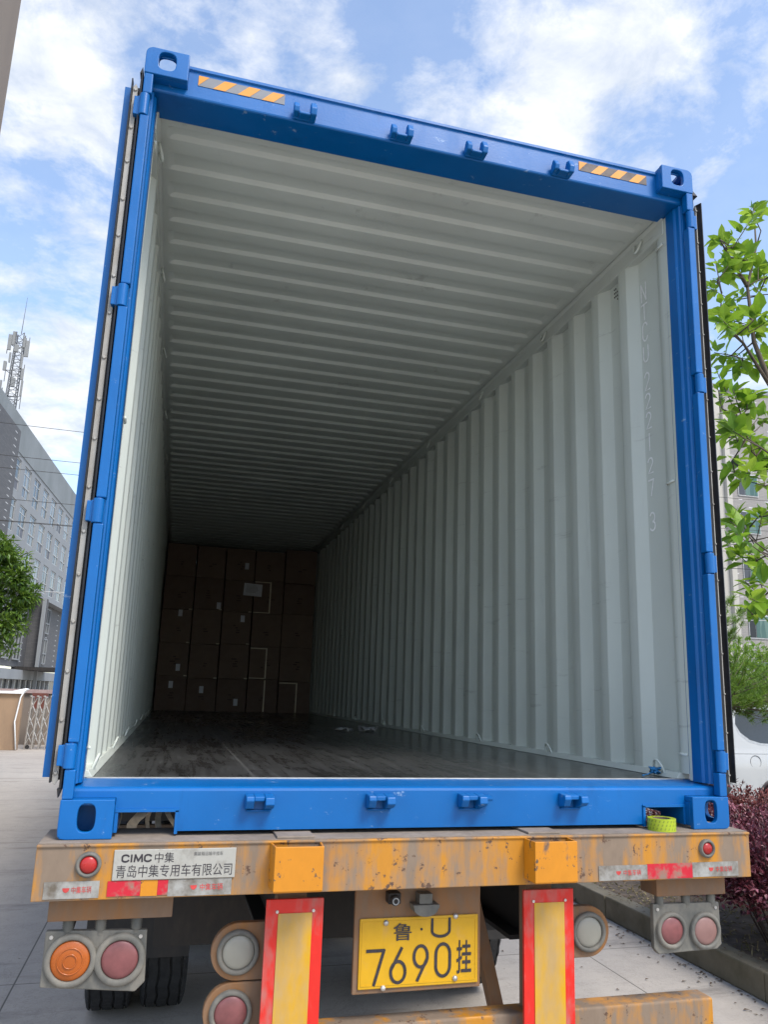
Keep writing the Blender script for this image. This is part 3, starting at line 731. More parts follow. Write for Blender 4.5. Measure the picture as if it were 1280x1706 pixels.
# worn reflective strips, each with a small red print
def strip(x0, x1, z0, z1, mat, print_=False, y=Yb-.0028, faded=False):
    s = B(x0, x1, y, Yb-.0005, z0, z1).build('reflective_strip', M[mat], beam)
    if print_:
        xm = (x0+x1)/2; k = (x1-x0); zc = (z0+z1)/2
        lg = MB(); lg.face(*[(xm-.02*k/.2*1.0+.010*math.cos(R(a)), y-.0008, zc+.006+.013*math.sin(R(a))) for a in range(180, 361, 15)])
        lg.build('logo', M['ink_red'], s, norm=False)
        text_obj('lettering', '中集车辆', M['ink_red'], s, xm, xm+.072*k/.2, zc-.010, zc+.010, y-.0008)
    return s
strip(-1.232, -1.075, -.157, -.109, 'silver_tape', True)
strip(-1.052, -.955, -.155, -.1115, 'red_tape'); strip(-.9545, -.905, -.157, -.1115, 'orange_clean', y=Yb-.0022); strip(-.9045, -.874, -.155, -.112, 'red_tape')
strip(-.8735, -.680, -.160, -.1115, 'silver_tape', True)
strip(.617, .8145, -.159, -.1095, 'silver_tape', True); strip(.815, 1.004, -.159, -.1075, 'red_tape'); strip(1.0045, 1.204, -.157, -.1065, 'silver_tape', True)
# lamp carriers hanging from the beam
def carrier(x0, x1, y, xs_, poly, lamps):
    b = B(x0, x1, y-.03, y+.08, -.238, -.1645).build('lamp_bracket', M['orange_dirt'], tr, .003)
    for x in xs_:
        s = MB()
        pr_ = [(.0145, -.2385)]
        for i in range(7): pr_ += [(.0175, -.241-i*.005), (.0135, -.2435-i*.005)]
        s.lathe(pr_+[(.0145, -.285)], (x, y, 0), 'z', 18); s.build('spring_bolt', M['grey_dusty'], b, smooth=True)
    pl = MB().prism(poly, 'y', y-.012, y+.012); pn = pl.build('lamp_panel', M['grey_dusty'], tr, .004)
    for (sxp, szp) in ((poly[0][0]+.018, poly[0][1]-.018), (poly[1][0]-.018, poly[1][1]-.018)): MB().cyl((sxp, y-.011, szp), (sxp, y-.0155, szp), .006, n=8).build('screw', M['chrome'], pn)
    cmx = (poly[0][0]+poly[1][0])/2
    MB().tube([(cmx-.09, y+.03, poly[0][1]-.05), (cmx-.07, y+.07, -.24), (cmx+.05, y+.10, -.20), (cmx+.28*(1 if cmx < 0 else -1), y+.25, -.21), (cmx+.5*(1 if cmx < 0 else -1), y+.3, -.17)], .007, 6).build('cable', M['rubber'], pn, smooth=True)
    for (x, z, rl, rr, mt) in lamps: lamp('tail_lamp', x, z, y-.016, rl, rr, M[mt], pn)
carrier(-1.220, -.852, .05, (-1.160, -1.065, -.958), [(-1.222, -.268), (-.924, -.276), (-.918, -.425), (-.945, -.452), (-1.222, -.425)],
        [(-1.142, -.352, .058, .076, 'amber'), (-.998, -.356, .056, .076, 'red_lens')])
carrier(.897, 1.197, .05, (.925, 1.040, 1.150), [(.890, -.268), (1.178, -.270), (1.182, -.418), (1.160, -.434), (.908, -.440), (.890, -.420)],
        [(.962, -.359, .048, .064, 'red_lens'), (1.108, -.366, .050, .066, 'pink_lens')])
def pod(x, z, mat, side, y=.10):
    pts = [(x+side*.088*math.sin(R(a)), z+.088*math.cos(R(a))) for a in range(0, 181, 12)]
    pts += [(x-side*.16, z-.088), (x-side*.16, z+.088)]
    p = MB().prism(pts, 'y', y, y+.03).build('lamp_pod', M['orange_dirt'], tr, .004)
    lamp('round_lamp', x, z, y-.004, .053, .069, M[mat], p, M['grey_dusty'])
pod(-.630, -.372, 'white_lens', -1); pod(-.642, -.552, 'red_lens', -1); pod(.652, -.367, 'white_lens', 1)
# red and yellow marker boards
for x0, x1 in ((-.556, -.366), (.357, .552)):
    b = B(x0, x1, .020, .034, -.86, -.198).build('marker_board', M['red_refl'], tr, .0015)
    B(x0+.040, x1-.038, .0172, .0195, -.82, -.241).build('yellow_panel', M['yel_refl'], b)
    for x in (x0+.036, x1-.034): MB().cyl((x, .020, -.235), (x, .015, -.235), .005, n=10).build('rivet', M['chrome'], b)
# number plate on its carrier
cr = B(-.240, .224, .10, .118, -.527, -.1645).build('plate_carrier', M['orange_dirt'], tr, .004)
px0, px1, pz0, pz1 = -.222, .212, -.510, -.288
pl = B(px0, px1, .092, .0995, pz0, pz1).build('number_plate', M['plate_yellow'], cr, .003)
yp = .0915
rm = MB(); e = .004
for a in ((px0+.008, px1-.008, pz1-.010-e, pz1-.010), (px0+.008, px1-.008, pz0+.010, pz0+.010+e)): rm.box(a[0], a[1], yp-.0012, yp+.0005, a[2], a[3])
for a in ((px0+.008, px0+.008+e), (px1-.008-e, px1-.008)): rm.box(a[0], a[1], yp-.0012, yp+.0005, pz0+.0145, pz1-.0145)
rm.build('plate_rim', M['plate_yellow'], pl)
def pt(u, v): return px0+(u-155)/(995-155)*(px1-px0), pz1-(v-240)/(715-240)*(pz1-pz0)    # plate layout units
def glyph(ch, u0, u1, v0, v1, w, slant=0):
    (xa, za), (xb, zb) = pt(u0, v1), pt(u1, v0); m = MB()
    strokes(ch, Map((xa, yp-.0016, za), (xb-xa, 0, 0), (slant, 0, zb-za), (0, -1, 0)), w, m)
    m.build('plate_number', M['ink'], pl, norm=False)
glyph('7', 210, 325, 458, 685, .0105); glyph('6', 375, 475, 450, 680, .0105); glyph('9', 535, 630, 440, 672, .0105); glyph('0', 690, 790, 435, 655, .0105)
glyph('U', 660, 785, 262, 382, .0095)
(a, b), (c, d) = pt(385, 398), pt(515, 278); text_obj('plate_number', '鲁', M['ink'], pl, a, c, b, d, yp-.0016, bold=.008)
(a, b), (c, d) = pt(838, 645), pt(945, 415); text_obj('plate_number', '挂', M['ink'], pl, a, c, b, d, yp-.0016, bold=.01)
(a, b) = pt(585, 327); MB().cyl((a, yp+.001, b), (a, yp-.0018, b), .0042, n=12).build('plate_number', M['ink'], pl)
for u, v in ((333, 272), (828, 247), (325, 710), (828, 676)):
    a, b = pt(u, v); MB().lathe([(.0095, .001), (.0095, -.004), (.006, -.008), (.0001, -.009)], (a, yp, b), n=14).build('plate_bolt', M['chrome'], pl, smooth=True)
m = MB(); m.box(-.132, -.088, .055, .0995, -.236, -.200); m.cyl((-.112, .054, -.220), (-.112, .036, -.222), .0165, n=20)
cm = m.build('reversing_camera', M['black_steel'], cr, .003)
MB().lathe([(.012, 0), (.012, -.003), (.008, -.003), (.008, 0)], (-.112, .036, -.222), n=20).build('camera_ring', M['alu'], cm, smooth=True)
m = MB(); m.prism([(-.046+0, -.2395), (.050, -.2395), (.050, -.252)]+[(.002+.044*math.cos(R(a)), -.252+.026*math.sin(R(a))) for a in range(0, -181, -15)], 'y', .045, .0995)
m.box(-.022, .026, .052, .0995, -.2385, -.205)
m.build('plate_lamp', M['grey_dusty'], cr, .004)
# underrun bar, rails, cross pieces, brace, tank
B(-1.17, 1.172, .095, .19, -.735, -.620).build('underrun_bar', M['orange'], tr, .008, seg=3)
for x in (-.46, .455): B(x-.05, x+.05, .10, .17, -.619, -.1645).build('underrun_bracket', M['orange_dirt'], tr, .003)
for sx in (-1, 1):
    m = MB(); x = sx*.46
    m.box(x-.07, x+.07, .22, 11.9, -.030, -.014); m.box(x-.008, x+.008, .22, 11.9, -.40, -.0305); m.box(x-.07, x+.07, .22, 11.9, -.416, -.4005)
    m.build('chassis_rail', M['black_steel'], tr)
for y in (.8, 1.7, 3.2, 4.6, 6.0, 7.6, 9.2, 10.8): B(-1.15, 1.15, y, y+.10, -.20, -.10).build('chassis_cross_beam', M['black_steel'], tr)
B(-.9, .9, 1.0, 1.03, -.60, -.10).build('chassis_plate', M['black_steel'], tr)
MB().prism([(.22, -.166), (.27, -.166), (.475, -.95), (.425, -.95)], 'y', .30, .36).build('diagonal_brace', M['orange_dirt'], tr, .003)
B(-.98, -.62, .62, 1.0, -.268, -.145).build('tool_box', M['dusty'], tr, .006)
for yy in (2.74, 4.05, 5.36):
    MB().cyl((-.92, yy, -.905), (.92, yy, -.905), .065, n=20).build('axle', M['black_steel'], tr, smooth=True)
    for sx in (-1, 1):
        m = MB(); m.prism([(yy-.55, -.50), (yy+.55, -.50), (yy+.55, -.47), (yy-.55, -.47)], 'x', sx*.40, sx*.52); m.build('leaf_spring', M['black_steel'], tr)
# tyres: one wheel built, the others copied
def tread(seed=0):
    m = MB(False); n = 72; Rr = .495; W2 = .125
    prof_ = [(-W2*.72, .300), (-W2*1.0, .36), (-W2*1.02, .44), (-W2*.93, .478), (-W2*.86, .490)]
    for q in (-.62, -.22, .22, .62): prof_ += [((q-.045)*W2*1.2, .494), ((q-.035)*W2*1.2, .482), ((q+.035)*W2*1.2, .482), ((q+.045)*W2*1.2, .494)]
    prof_ += [(W2*.86, .490), (W2*.93, .478), (W2*1.02, .44), (W2*1.0, .36), (W2*.72, .300)]
    prof_ = sorted(prof_[:5])[:0]+prof_
    vs = []; k = len(prof_)
    for i in range(n):
        t = 2*math.pi*i/n
        for j, (x, r) in enumerate(prof_):
            rr = r - (.010 if (i % 2 == 0 and (j in (3, 4, 5, k-6, k-5, k-4))) else 0)
            xx = x + (.004*math.sin(i*math.pi/2) if .47 < r and 6 <= j <= k-7 else 0)
            vs.append((xx, rr*math.cos(t), rr*math.sin(t)))
    m.add(vs, [(i*k+j, i*k+j+1, ((i+1) % n)*k+j+1, ((i+1) % n)*k+j) for i in range(n) for j in range(k-1)])
    return m
first = None
for yy in (2.74, 4.05, 5.36):
    for x in (-1.115, -.815, .815, 1.115):
        if first is None:
            w = bpy.data.objects.new('wheel', None); COL.objects.link(w); w.parent = tr
            ty = tread().build('tyre', M['tyre'], None); ty.parent = w
            r = MB(False); r.lathe([(.30, -.10), (.285, -.095), (.27, -.03), (.12, .02), (.12, -.04), (.001, -.05)], (0, 0, 0), 'x', 28)
            r.lathe([(.30, .10), (.285, .095), (.27, .05)], (0, 0, 0), 'x', 28)
            rim = r.build('rim', M['dusty'], None, smooth=True); rim.parent = w; first = w
        else: w = copy_tree(first, tr)
        w.location = (x, yy-2.7, .497)
        if x > 0: w.rotation_euler.z = math.pi
for sx in (-1, 1):
    MB().prism([(sx*.70, -.95), (sx*.70, -.42), (sx*1.24, -.42), (sx*1.24, -.95)], 'y', 2.05, 2.06).build('mud_flap', M['black_steel'], tr)

# loose straps lying under the container, seen through the left pocket of the sill
rnd = random.Random(6)
for i, (x, w_, ln) in enumerate(((-1.10, .035, .10), (-1.075, .03, .12), (-.985, .05, .09), (-.95, .022, .12), (-.905, .022, .13), (-.88, .018, .12), (-.80, .02, .12))):
    m = MB(); pts = []
    for k in range(9):
        t = k/8; pts.append((x+.015*math.sin(t*4+i)+(.02 if i % 2 else -.015)*t, .30+.03*math.sin(t*5+i*2), .050-t*ln))
    a = [Vector(p) for p in pts]; nrm = Vector((math.cos(i*1.3)*.8+.3, .4, 0)).normalized()*w_/2
    m.add([p-nrm for p in a]+[p+nrm for p in a], [(k, k+1, 9+k+1, 9+k) for k in range(8)])
    o = m.build('lashing_strap', M['strap'], None); md = o.modifiers.new('s', 'SOLIDIFY'); md.thickness = .003
    tag(o, 'dirty cream lashing strap hanging behind the left opening of the blue sill', 'strap', 'loose straps behind the sill')
B(-1.13, -.86, .40, .43, -.155, -.02).build('strap_shelf', M['dusty'], tr)
# roll of tape standing on the trailer deck
tp = empty('tape_roll', (.920, .005, BASE-.0008), 'yellow-green roll of printed tape lying on the trailer deck by the right corner', 'tape')
m = MB(False); rr = .052
m.lathe([(rr, 0), (rr, .044), (rr-.018, .044), (rr-.018, 0), (rr, 0)], (0, 0, 0), 'z', 44); m.build('tape', M['tape_yellow'], None, smooth=False).parent = tp
m = MB(False); m.lathe([(rr-.0182, .0005), (rr-.0182, .0435), (rr-.021, .0435), (rr-.021, .0005), (rr-.0182, .0005)], (0, 0, 0), 'z', 36); m.build('cardboard_core', M['card'], None, smooth=False).parent = tp
m = MB(False)
for i in range(22):
    a0 = 2*math.pi*i/22
    for j in range(3):
        z = .006+j*.013; q = .10; Rp = rr+.0003
        m.face(*[(Rp*math.cos(a), Rp*math.sin(a), zz_) for a, zz_ in ((a0+j*.1, z), (a0+q+j*.1, z), (a0+q+.06+j*.1, z+.008), (a0+.06+j*.1, z+.008))])
m.build('printed_marks', M['tape_mark'], None, norm=False).parent = tp

# ================================================================== PLANTER, HEDGES
def leafmat(name, c0, c1, c2=None, trans=.35, rough=.45):
    m, t, b = new_mat(name)
    oi = t.nodes.new('ShaderNodeNewGeometry')
    st = [(0, c0), (.6, c1)]
    if c2: st.append((1, c2))
    c = ramp(t, oi.outputs['Random Per Island'], st)
    t.links.new(c, b.inputs['Base Color']); b.inputs['Roughness'].default_value = rough
    tr_ = t.nodes.new('ShaderNodeBsdfTranslucent'); ms = t.nodes.new('ShaderNodeMixShader'); ms.inputs[0].default_value = trans
    t.links.new(mixc(t, .5, c, (.35, .5, .05), 'MIX') if c1[1] > c1[0] else c, tr_.inputs[0])
    o = t.nodes['Material Output']; t.links.new(b.outputs[0], ms.inputs[1]); t.links.new(tr_.outputs[0], ms.inputs[2]); t.links.new(ms.outputs[0], o.inputs[0])
    return m
M['leaf'] = leafmat('broad_green_leaf', (.05, .14, .012), (.16, .34, .018), (.40, .55, .06), .52, .38)
M['leaf_small'] = leafmat('small_green_leaf', (.016, .05, .010), (.085, .18, .022), (.22, .34, .055), .3, .45)
M['needle'] = leafmat('pine_needle', (.03, .09, .012), (.14, .27, .03), (.32, .46, .08), .35, .5)
M['red_leaf'] = leafmat('dark_purple_leaf', (.035, .010, .016), (.16, .03, .042), (.44, .17, .21), .2, .4)
M['red_leaf2'] = leafmat('rusty_red_leaf', (.07, .022, .018), (.22, .05, .045), (.32, .13, .10), .2, .5)
M['weed'] = leafmat('dry_weeds', (.10, .10, .03), (.22, .17, .08), (.36, .30, .16), .2, .8)
M['bark'] = plain('grey_brown_bark', (.11, .085, .06), .9, 0, .35, 20, .5, 30)
M['twig'] = plain('dark_red_twig', (.05, .03, .025), .8, 0, .3, 20)
M['kerb'] = dirty('mossy_concrete_kerb', (.19, .16, .11), (.10, .085, .05), .48, .85, (1, 1, 1), 3.5, soft=.14, bmp=.5)
M['kerb_side'] = dirty('dark_concrete_kerb', (.19, .165, .12), (.09, .085, .045), .48, .9, (1, 1, 1), 3.0, soft=.14, bmp=.5)
M['soil'] = plain('dark_planter_soil', (.085, .062, .042), .95, 0, .5, 9, .8, 40)
rnd = random.Random(21)
kb = empty('planter_kerb', (2.97, 2, 0), 'low weathered concrete kerb along the planting bed right of the trailer', 'kerb')
for i in range(12):
    y0 = -4+i*1.0; jx = rnd.uniform(-.006, .006)
    m = MB(False); m.cur = 0
    m.box(2.955+jx, 3.115+jx, y0+.004, y0+.994, 0, .19+rnd.uniform(-.006, .006))
    o = m.build('kerb_stone', [M['kerb']], kb, .012, seg=2)
tag(B(3.118, 14, -4, 6.6, -1.399, -1.255).build('planting_bed', M['soil']), 'dark soil of the planting bed behind the kerb', kind='structure')
def leaf_quad(m, p, d, up, ln, wd, fold=.25, six=True):
    """a folded pointed leaf from p along d"""
    d = d.normalized(); s = d.cross(up)
    s = s.normalized() if s.length > 1e-4 else d.orthogonal().normalized(); n = s.cross(d)
    a = p; t = p+d*ln - n*ln*.12
    l1 = p+d*ln*.35+s*wd*.5+n*wd*fold; r1 = p+d*ln*.35-s*wd*.5+n*wd*fold; c1 = p+d*ln*.38
    if six:
        l2 = p+d*ln*.70+s*wd*.36+n*(wd*fold*.7-ln*.04); r2 = p+d*ln*.70-s*wd*.36+n*(wd*fold*.7-ln*.04); c2 = p+d*ln*.72-n*ln*.05
        m.add([a, l1, c1, r1, l2, c2, r2, t], [(0, 2, 1), (0, 3, 2), (1, 2, 5, 4), (2, 3, 6, 5), (4, 5, 7), (5, 6, 7)])
    else: m.add([a, l1, t, r1], [(0, 3, 2, 1)])
def rv(r, k=1): return Vector((r.uniform(-1, 1), r.uniform(-1, 1), r.uniform(-1, 1)))*k
def shrub(name, label, cx, cy, rx, ry, hgt, n, mat, seed, ls=(.03, .05), grp=None, tall=0):
    r = random.Random(seed); t = empty(name, (cx, cy, .14), label, 'hedge', grp)
    w = MB(False); lf = MB(False); tips = []
    ns = 34
    for i in range(ns):
        a = r.uniform(0, 6.28); q = math.sqrt(r.random()); x = rx*.55*q*math.cos(a); y = ry*.55*q*math.sin(a)
        e = Vector((x*1.75+r.uniform(-.05, .05), y*1.75+r.uniform(-.05, .05), hgt*r.uniform(.75, 1.0)))
        md = Vector((x*1.2, y*1.2, hgt*.45)); w.tube([(x*.6, y*.6, 0), md, e], [.009, .006, .003], 5); tips.append((md, e))
    for i in range(n):
        # leaves on an uneven shell with an open inside
        u = r.uniform(-1, 1); a = r.uniform(0, 2*math.pi); el = math.asin(r.uniform(-.25, 1))
        d = Vector((math.cos(a)*math.cos(el), math.sin(a)*math.cos(el), math.sin(el)))
        nz = noise.noise(Vector((d.x*2.6+seed, d.y*2.6, d.z*2.6)))*.20+noise.noise(Vector((d.x*7, d.y*7+seed, d.z*7)))*.12
        k = (r.random()**.35)*(1+nz)
        box = max(abs(d.x), abs(d.y)); sq = 1/max(box, .72)*.86
        p = Vector((d.x*rx*k*sq, d.y*ry*k*sq, hgt*.50+d.z*hgt*.48*k*(1.05)))
        if p.z < .03 or (p.z < hgt*.3 and r.random() < .55): continue
        dd = (d+rv(r, .9)); dd.z += .25
        leaf_quad(lf, p, dd, Vector((0, 0, 1))+rv(r, .7), r.uniform(*ls), r.uniform(*ls)*.55, .15, False)
    for i in range(60):
        a, e = r.choice(tips); p = e+rv(r, .03)
        q = p+Vector((r.uniform(-.05, .05), r.uniform(-.05, .05), r.uniform(.05, .14))); w.tube([p, q], [.003, .0015], 4, False)
        for j in range(9):
            leaf_quad(lf, p.lerp(q, r.random()), rv(r)+Vector((0, 0, .6)), Vector((0, 0, 1)), r.uniform(*ls)*1.1, ls[0]*.6, .15, False)
    w.build('stems', M['twig'], None, norm=False).parent = t; lf.build('foliage', M[mat], None, norm=False).parent = t
    return t
hg = 'hedge shrubs in the planting bed'
shrub('purple_shrub', 'purple leaved shrub nearest the kerb, pale pink leaves on top, right of the trailer beam', 3.72, 2.6, .70, .85, .80, 14000, 'red_leaf', 1, (.035, .06), hg)
shrub('purple_shrub', 'purple leaved shrub at the right edge of the picture beside the kerb end', 3.85, 1.15, .80, .85, .84, 13000, 'red_leaf', 2, (.035, .06), hg)
shrub('purple_shrub', 'purple leaved shrub behind the nearest one, lower and darker, half hidden by the trailer', 4.55, 3.9, .65, .75, .78, 5000, 'red_leaf', 3, (.03, .055), hg)
shrub('rusty_shrub', 'rusty red fine leaved shrub in front of the white car, beside the container corner', 5.15, 5.15, .95, .85, .80, 12000, 'red_leaf2', 4, (.03, .055), hg)
shrub('rusty_shrub', 'rusty red fine leaved shrub under the car wheel arch at the right edge', 6.9, 5.3, 1.0, .85, .60, 12000, 'red_leaf2', 5, (.03, .055), hg)
m = MB(False); r = random.Random(5)
for i in range(3800):
    x = 3.15+2.6*r.random()**1.3; y = r.uniform(.5, 6.4); z = .145
    if i % 3 == 0: leaf_quad(m, Vector((x, y, z)), Vector((r.uniform(-1, 1), r.uniform(-1, 1), r.uniform(.3, 1.6))), Vector((0, 0, 1)), r.uniform(.03, .10), .010, .1, False)
    else: leaf_quad(m, Vector((x, y, z+.004)), Vector((r.uniform(-1, 1), r.uniform(-1, 1), r.uniform(0, .25))), Vector((0, 0, 1)), r.uniform(.025, .06), r.uniform(.012, .025), .2, False)
tag(m.build('ground_cover', M['weed'], None, norm=False), 'dry weeds and fallen leaves on the soil of the bed', 'ground cover', kind='stuff')
m = MB(False)
for i in range(420):
    q = r.random()
    if q < .6: x = 2.95-abs(r.gauss(0, .12)); y = r.uniform(-.5, 7)
    else: x = r.uniform(1.4, 2.9); y = r.uniform(.5, 6.5)
    if q > .6 and r.random() < .75: continue
    leaf_quad(m, Vector((x, y, .006)), Vector((r.uniform(-1, 1), r.uniform(-1, 1), r.uniform(0, .15))), Vector((0, 0, 1)), r.uniform(.02, .05), r.uniform(.008, .02), .2, False)
for i in range(260):
    leaf_quad(m, Vector((r.uniform(2.97, 3.11), r.uniform(-.5, 6.5), .20)), Vector((r.uniform(-1, 1), r.uniform(-1, 1), r.uniform(0, .2))), Vector((0, 0, 1)), r.uniform(.015, .04), .012, .2, False)
tag(m.build('leaf_litter', plain('brown_dead_leaf', (.09, .055, .03), .9, 0, .5, 30), None, norm=False), 'small brown dead leaves scattered on the concrete and kerb', 'litter', kind='stuff')

# ------------------------------------------------------------------ broadleaf tree right of the container
CL = [(2.63, 1.24, 3.79), (2.89, 1.45, 3.99), (2.36, .95, 3.46), (2.31, 1.16, 3.47), (2.3, 1.05, 3.39), (2.13, 1.01, 3.19), (2.3, 1.08, 3.23), (2.45, 1.19, 3.37), (2.55, 1.23, 3.41), (2.74, 1.33, 3.45), (2.4, 1.24, 3.23), (2.86, 1.43, 3.45), (2.22, 1.09, 2.94), (2.62, 1.56, 3.19), (2.13, .97, 2.75), (2.58, 1.42, 3.04), (2.48, 1.24, 2.89), (2.67, 1.34, 2.99), (2.48, 1.05, 2.9), (2.53, 1.09, 2.85), (2.48, 1.51, 2.83), (2.64, 1.63, 2.88), (2.21, 1.17, 2.54), (2.63, 1.43, 2.77), (2.67, 1.56, 2.75), (2.85, 1.58, 2.84), (2.2, 1.01, 2.33), (2.29, .98, 2.32), (2.29, 1.07, 2.24), (2.6, 1.56, 2.36), (2.19, 1.02, 2.07), (2.5, 1.24, 2.17), (2.9, 1.62, 2.45), (2.56, 1.32, 2.15), (2.72, 1.43, 2.16), (2.32, 1.17, 1.91), (2.48, 1.43, 1.96), (2.64, 1.53, 1.95), (2.24, .96, 1.8), (2.79, 1.48, 2.1), (2.89, 1.64, 2.1), (2.78, 1.47, 1.96), (2.23, 1.15, 1.55), (2.59, 1.5, 1.67), (2.16, 1.02, 1.44), (2.45, 1.26, 1.39), (2.8, 1.59, 1.46), (2.32, 1.16, 1.19), (2.41, 1.15, 1.28), (2.32, 1.04, 1.16), (2.18, .96, 1.06), (2.62, 1.43, 1.11), (2.26, 1.1, 1.03), (2.42, 1.14, 1.02), (2.59, 1.29, 1.65)]
r = random.Random(9)
tt = empty('broadleaf_tree', (3.75, 1.35, .14), 'young tree with large bright green leaves and bare twigs right of the container', 'tree')
wood = MB(False); lf = MB(False); O_ = Vector((3.75, 1.35, .14))
trunk = [Vector(p) for p in ((0, 0, 0), (-.10, .05, 1.2), (-.28, .06, 2.3), (-.62, .0, 3.1), (-.98, -.03, 3.78), (-1.12, -.05, 4.1), (-1.14, -.05, 4.5), (-1.0, .0, 4.85), (-.95, .05, 5.2))]
wood.tube(trunk, [.050, .044, .034, .026, .019, .014, .010, .007, .004], 8)
lim = [[(-.28, .06, 2.3), (-.7, .05, 2.5), (-1.1, -.1, 2.62)], [(-.62, 0, 3.1), (-1.0, -.1, 3.25), (-1.35, -.2, 3.35)], [(-.98, -.03, 3.78), (-1.25, -.1, 4.05), (-1.5, -.2, 4.10)],
       [(-.98, -.03, 3.8), (-.7, .1, 4.2), (-.5, .2, 4.7), (-.4, .3, 5.1)], [(-1.14, -.05, 4.5), (-1.35, -.15, 4.62), (-1.5, -.25, 4.66)], [(-1.12, -.05, 4.1), (-1.0, .1, 4.3), (-.9, .15, 4.45)], [(-.28, .06, 2.3), (.2, .2, 2.9), (.5, .3, 3.8), (.6, .3, 4.6)], [(-.1, .05, 1.6), (-.5, .1, 2.0), (-1.0, -.1, 2.3)]]
nodes_ = list(trunk[3:])
for l in lim:
    l = [Vector(p) for p in l]; k = len(l); wood.tube(l, [.014-.010*i/(k-1) for i in range(k)], 6)
    for i in range(k-1):
        for t in (0, .33, .66): nodes_.append(l[i].lerp(l[i+1], t))
    nodes_.append(l[-1])
cls = [Vector(p)+Vector((0, 0, BASE))-O_ for p in CL]
for c in list(cls)[:len(CL)]:
    if r.random() < .12: cls.append(c+Vector((r.uniform(-.02, .16), r.uniform(-.1, .2), r.uniform(-.12, .12))))
for i in range(75): cls.append(Vector((r.uniform(-.75, .9), r.uniform(-.5, .9), r.uniform(2.4, 5.4))))
for c in cls:
    a = min(nodes_, key=lambda q: (q-c).length+abs(q.z-c.z)*.2+(.4 if q.z > c.z else 0))
    md = a.lerp(c, .5)+rv(r, .05)+Vector((0, 0, -.04)); wood.tube([a, md, c], [.006, .004, .0025], 5)
    nodes_.append(md)
    ax = (c-md).normalized(); na = r.randint(7, 14)
    for j in range(na):
        az = j*2.4+r.uniform(-.4, .4); s = ax.orthogonal().normalized(); s2 = ax.cross(s)
        d = (s*math.cos(az)+s2*math.sin(az))*r.uniform(.7, 1.2)+ax*r.uniform(.1, .9); d.z += r.uniform(-.25, .15)
        p = c-ax*r.uniform(0, .10)
        ln = r.uniform(.050, .140); leaf_quad(lf, p+d.normalized()*.012, d, Vector((0, 0, 1))+rv(r, .35), ln, ln*r.uniform(.50, .64), .12)
wood.build('trunk', M['bark'], None, smooth=True, norm=False).parent = tt
lf.build('crown', M['leaf'], None, norm=False).parent = tt
# ------------------------------------------------------------------ pine beside the car
r = random.Random(14)
pn = empty('pine_tree', (6.5, 5.55, .14), 'small pine with bright green needle tufts in front of the white car', 'tree')
wood = MB(False); nl = MB(False)
wood.tube([(-1.2, .1, 0), (-1.15, .0, 1.1), (-1.1, .05, 1.9), (-1.05, 0, 2.6), (-.98, .0, 2.95)], [.06, .045, .035, .02, .008], 8)
tuft = []
for (a, b) in (((-.62, 2.6), (-.9, 3.0)), ((-.62, 2.6), (-.62, 2.92)), ((-.5, 2.3), (-.80, 2.62)), ((-.35, 1.9), (-.95, 2.45)), ((-.35, 1.9), (-.2, 2.35)), ((-.3, 1.8), (.30, 2.40)), ((-.2, 1.6), (-.9, 2.15)), ((-.2, 1.6), (.2, 2.15)), ((-.1, 1.4), (-.75, 1.85)), ((-.1, 1.4), (.45, 2.0)), ((0, 1.3), (.7, 2.3)), ((0, 1.2), (-.5, 1.75)), ((0, 1.3), (.8, 1.9)), ((-.3, 1.7), (-1.05, 1.95)), ((.0, 1.5), (-.15, 2.05)), ((0, 1.2), (-.05, 1.66)), ((0, 1.15), (.5, 1.7))):
    for yy in (-.28, 0.05, .35):
        A = Vector((-1.12+.35*(a[0]+.6), 0, max(1.72, a[1]))); E_ = Vector((b[0]+r.uniform(-.1, .1), yy+r.uniform(-.1, .1), max(1.56, b[1]+r.uniform(-.1, .06))))
        wood.tube([A, A.lerp(E_, .5)+Vector((0, 0, -.05)), E_], [.006, .004, .003], 5)
        for t in (.3, .42, .52, .62, .72, .82, .91, 1.0):
            tuft.append((A.lerp(E_, t)+rv(r, .07), (E_-A).normalized()+Vector((0, 0, .5))))
for p, ax in tuft:
    ax = ax.normalized()
    for j in range(58):
        d = (ax*r.uniform(.1, 1.3)+rv(r)).normalized(); ln = r.uniform(.06, .11)
        s = d.cross(rv(r)).normalized()*.0028
        q = p+ax*r.uniform(-.05, .03); nl.add([q-s, q+s, q+d*ln], [(0, 1, 2)])
wood.build('trunk', M['bark'], None, smooth=True, norm=False).parent = pn
nl.build('crown', M['needle'], None, norm=False).parent = pn
# ------------------------------------------------------------------ tree on the left, in front of the long building
def bushy(name, label, loc, clumps, n, lsz, mat, seed, trunk_, grp=None):
    r = random.Random(seed); t = empty(name, loc, label, 'tree', grp); w = MB(False); l = MB(False)
    w.tube(trunk_[0], trunk_[1], 8)
    hub = Vector(trunk_[0][-1])
    for (c, rad) in clumps:
        c = Vector(c); w.tube([hub, hub.lerp(c, .5)+rv(r, .2), c], [trunk_[1][-1]*.8, trunk_[1][-1]*.5, .01], 5)
        sub = [(c+rv(r).normalized()*rad*r.uniform(.3, .95), rad*r.uniform(.22, .42)) for i in range(16)]
        for i in range(int(n*rad*rad)):
            sc_, sr = r.choice(sub); d = rv(r).normalized(); p = sc_+d*sr*r.random()**.4
            dd = d+rv(r, .8); dd.z -= .1; ln = r.uniform(*lsz)
            leaf_quad(l, p, dd, Vector((0, 0, 1))+rv(r, .5), ln, ln*.42, .15, False)
    w.build('trunk', M['bark'], None, smooth=True, norm=False).parent = t
    l.build('crown', M[mat], None, norm=False).parent = t
    return t
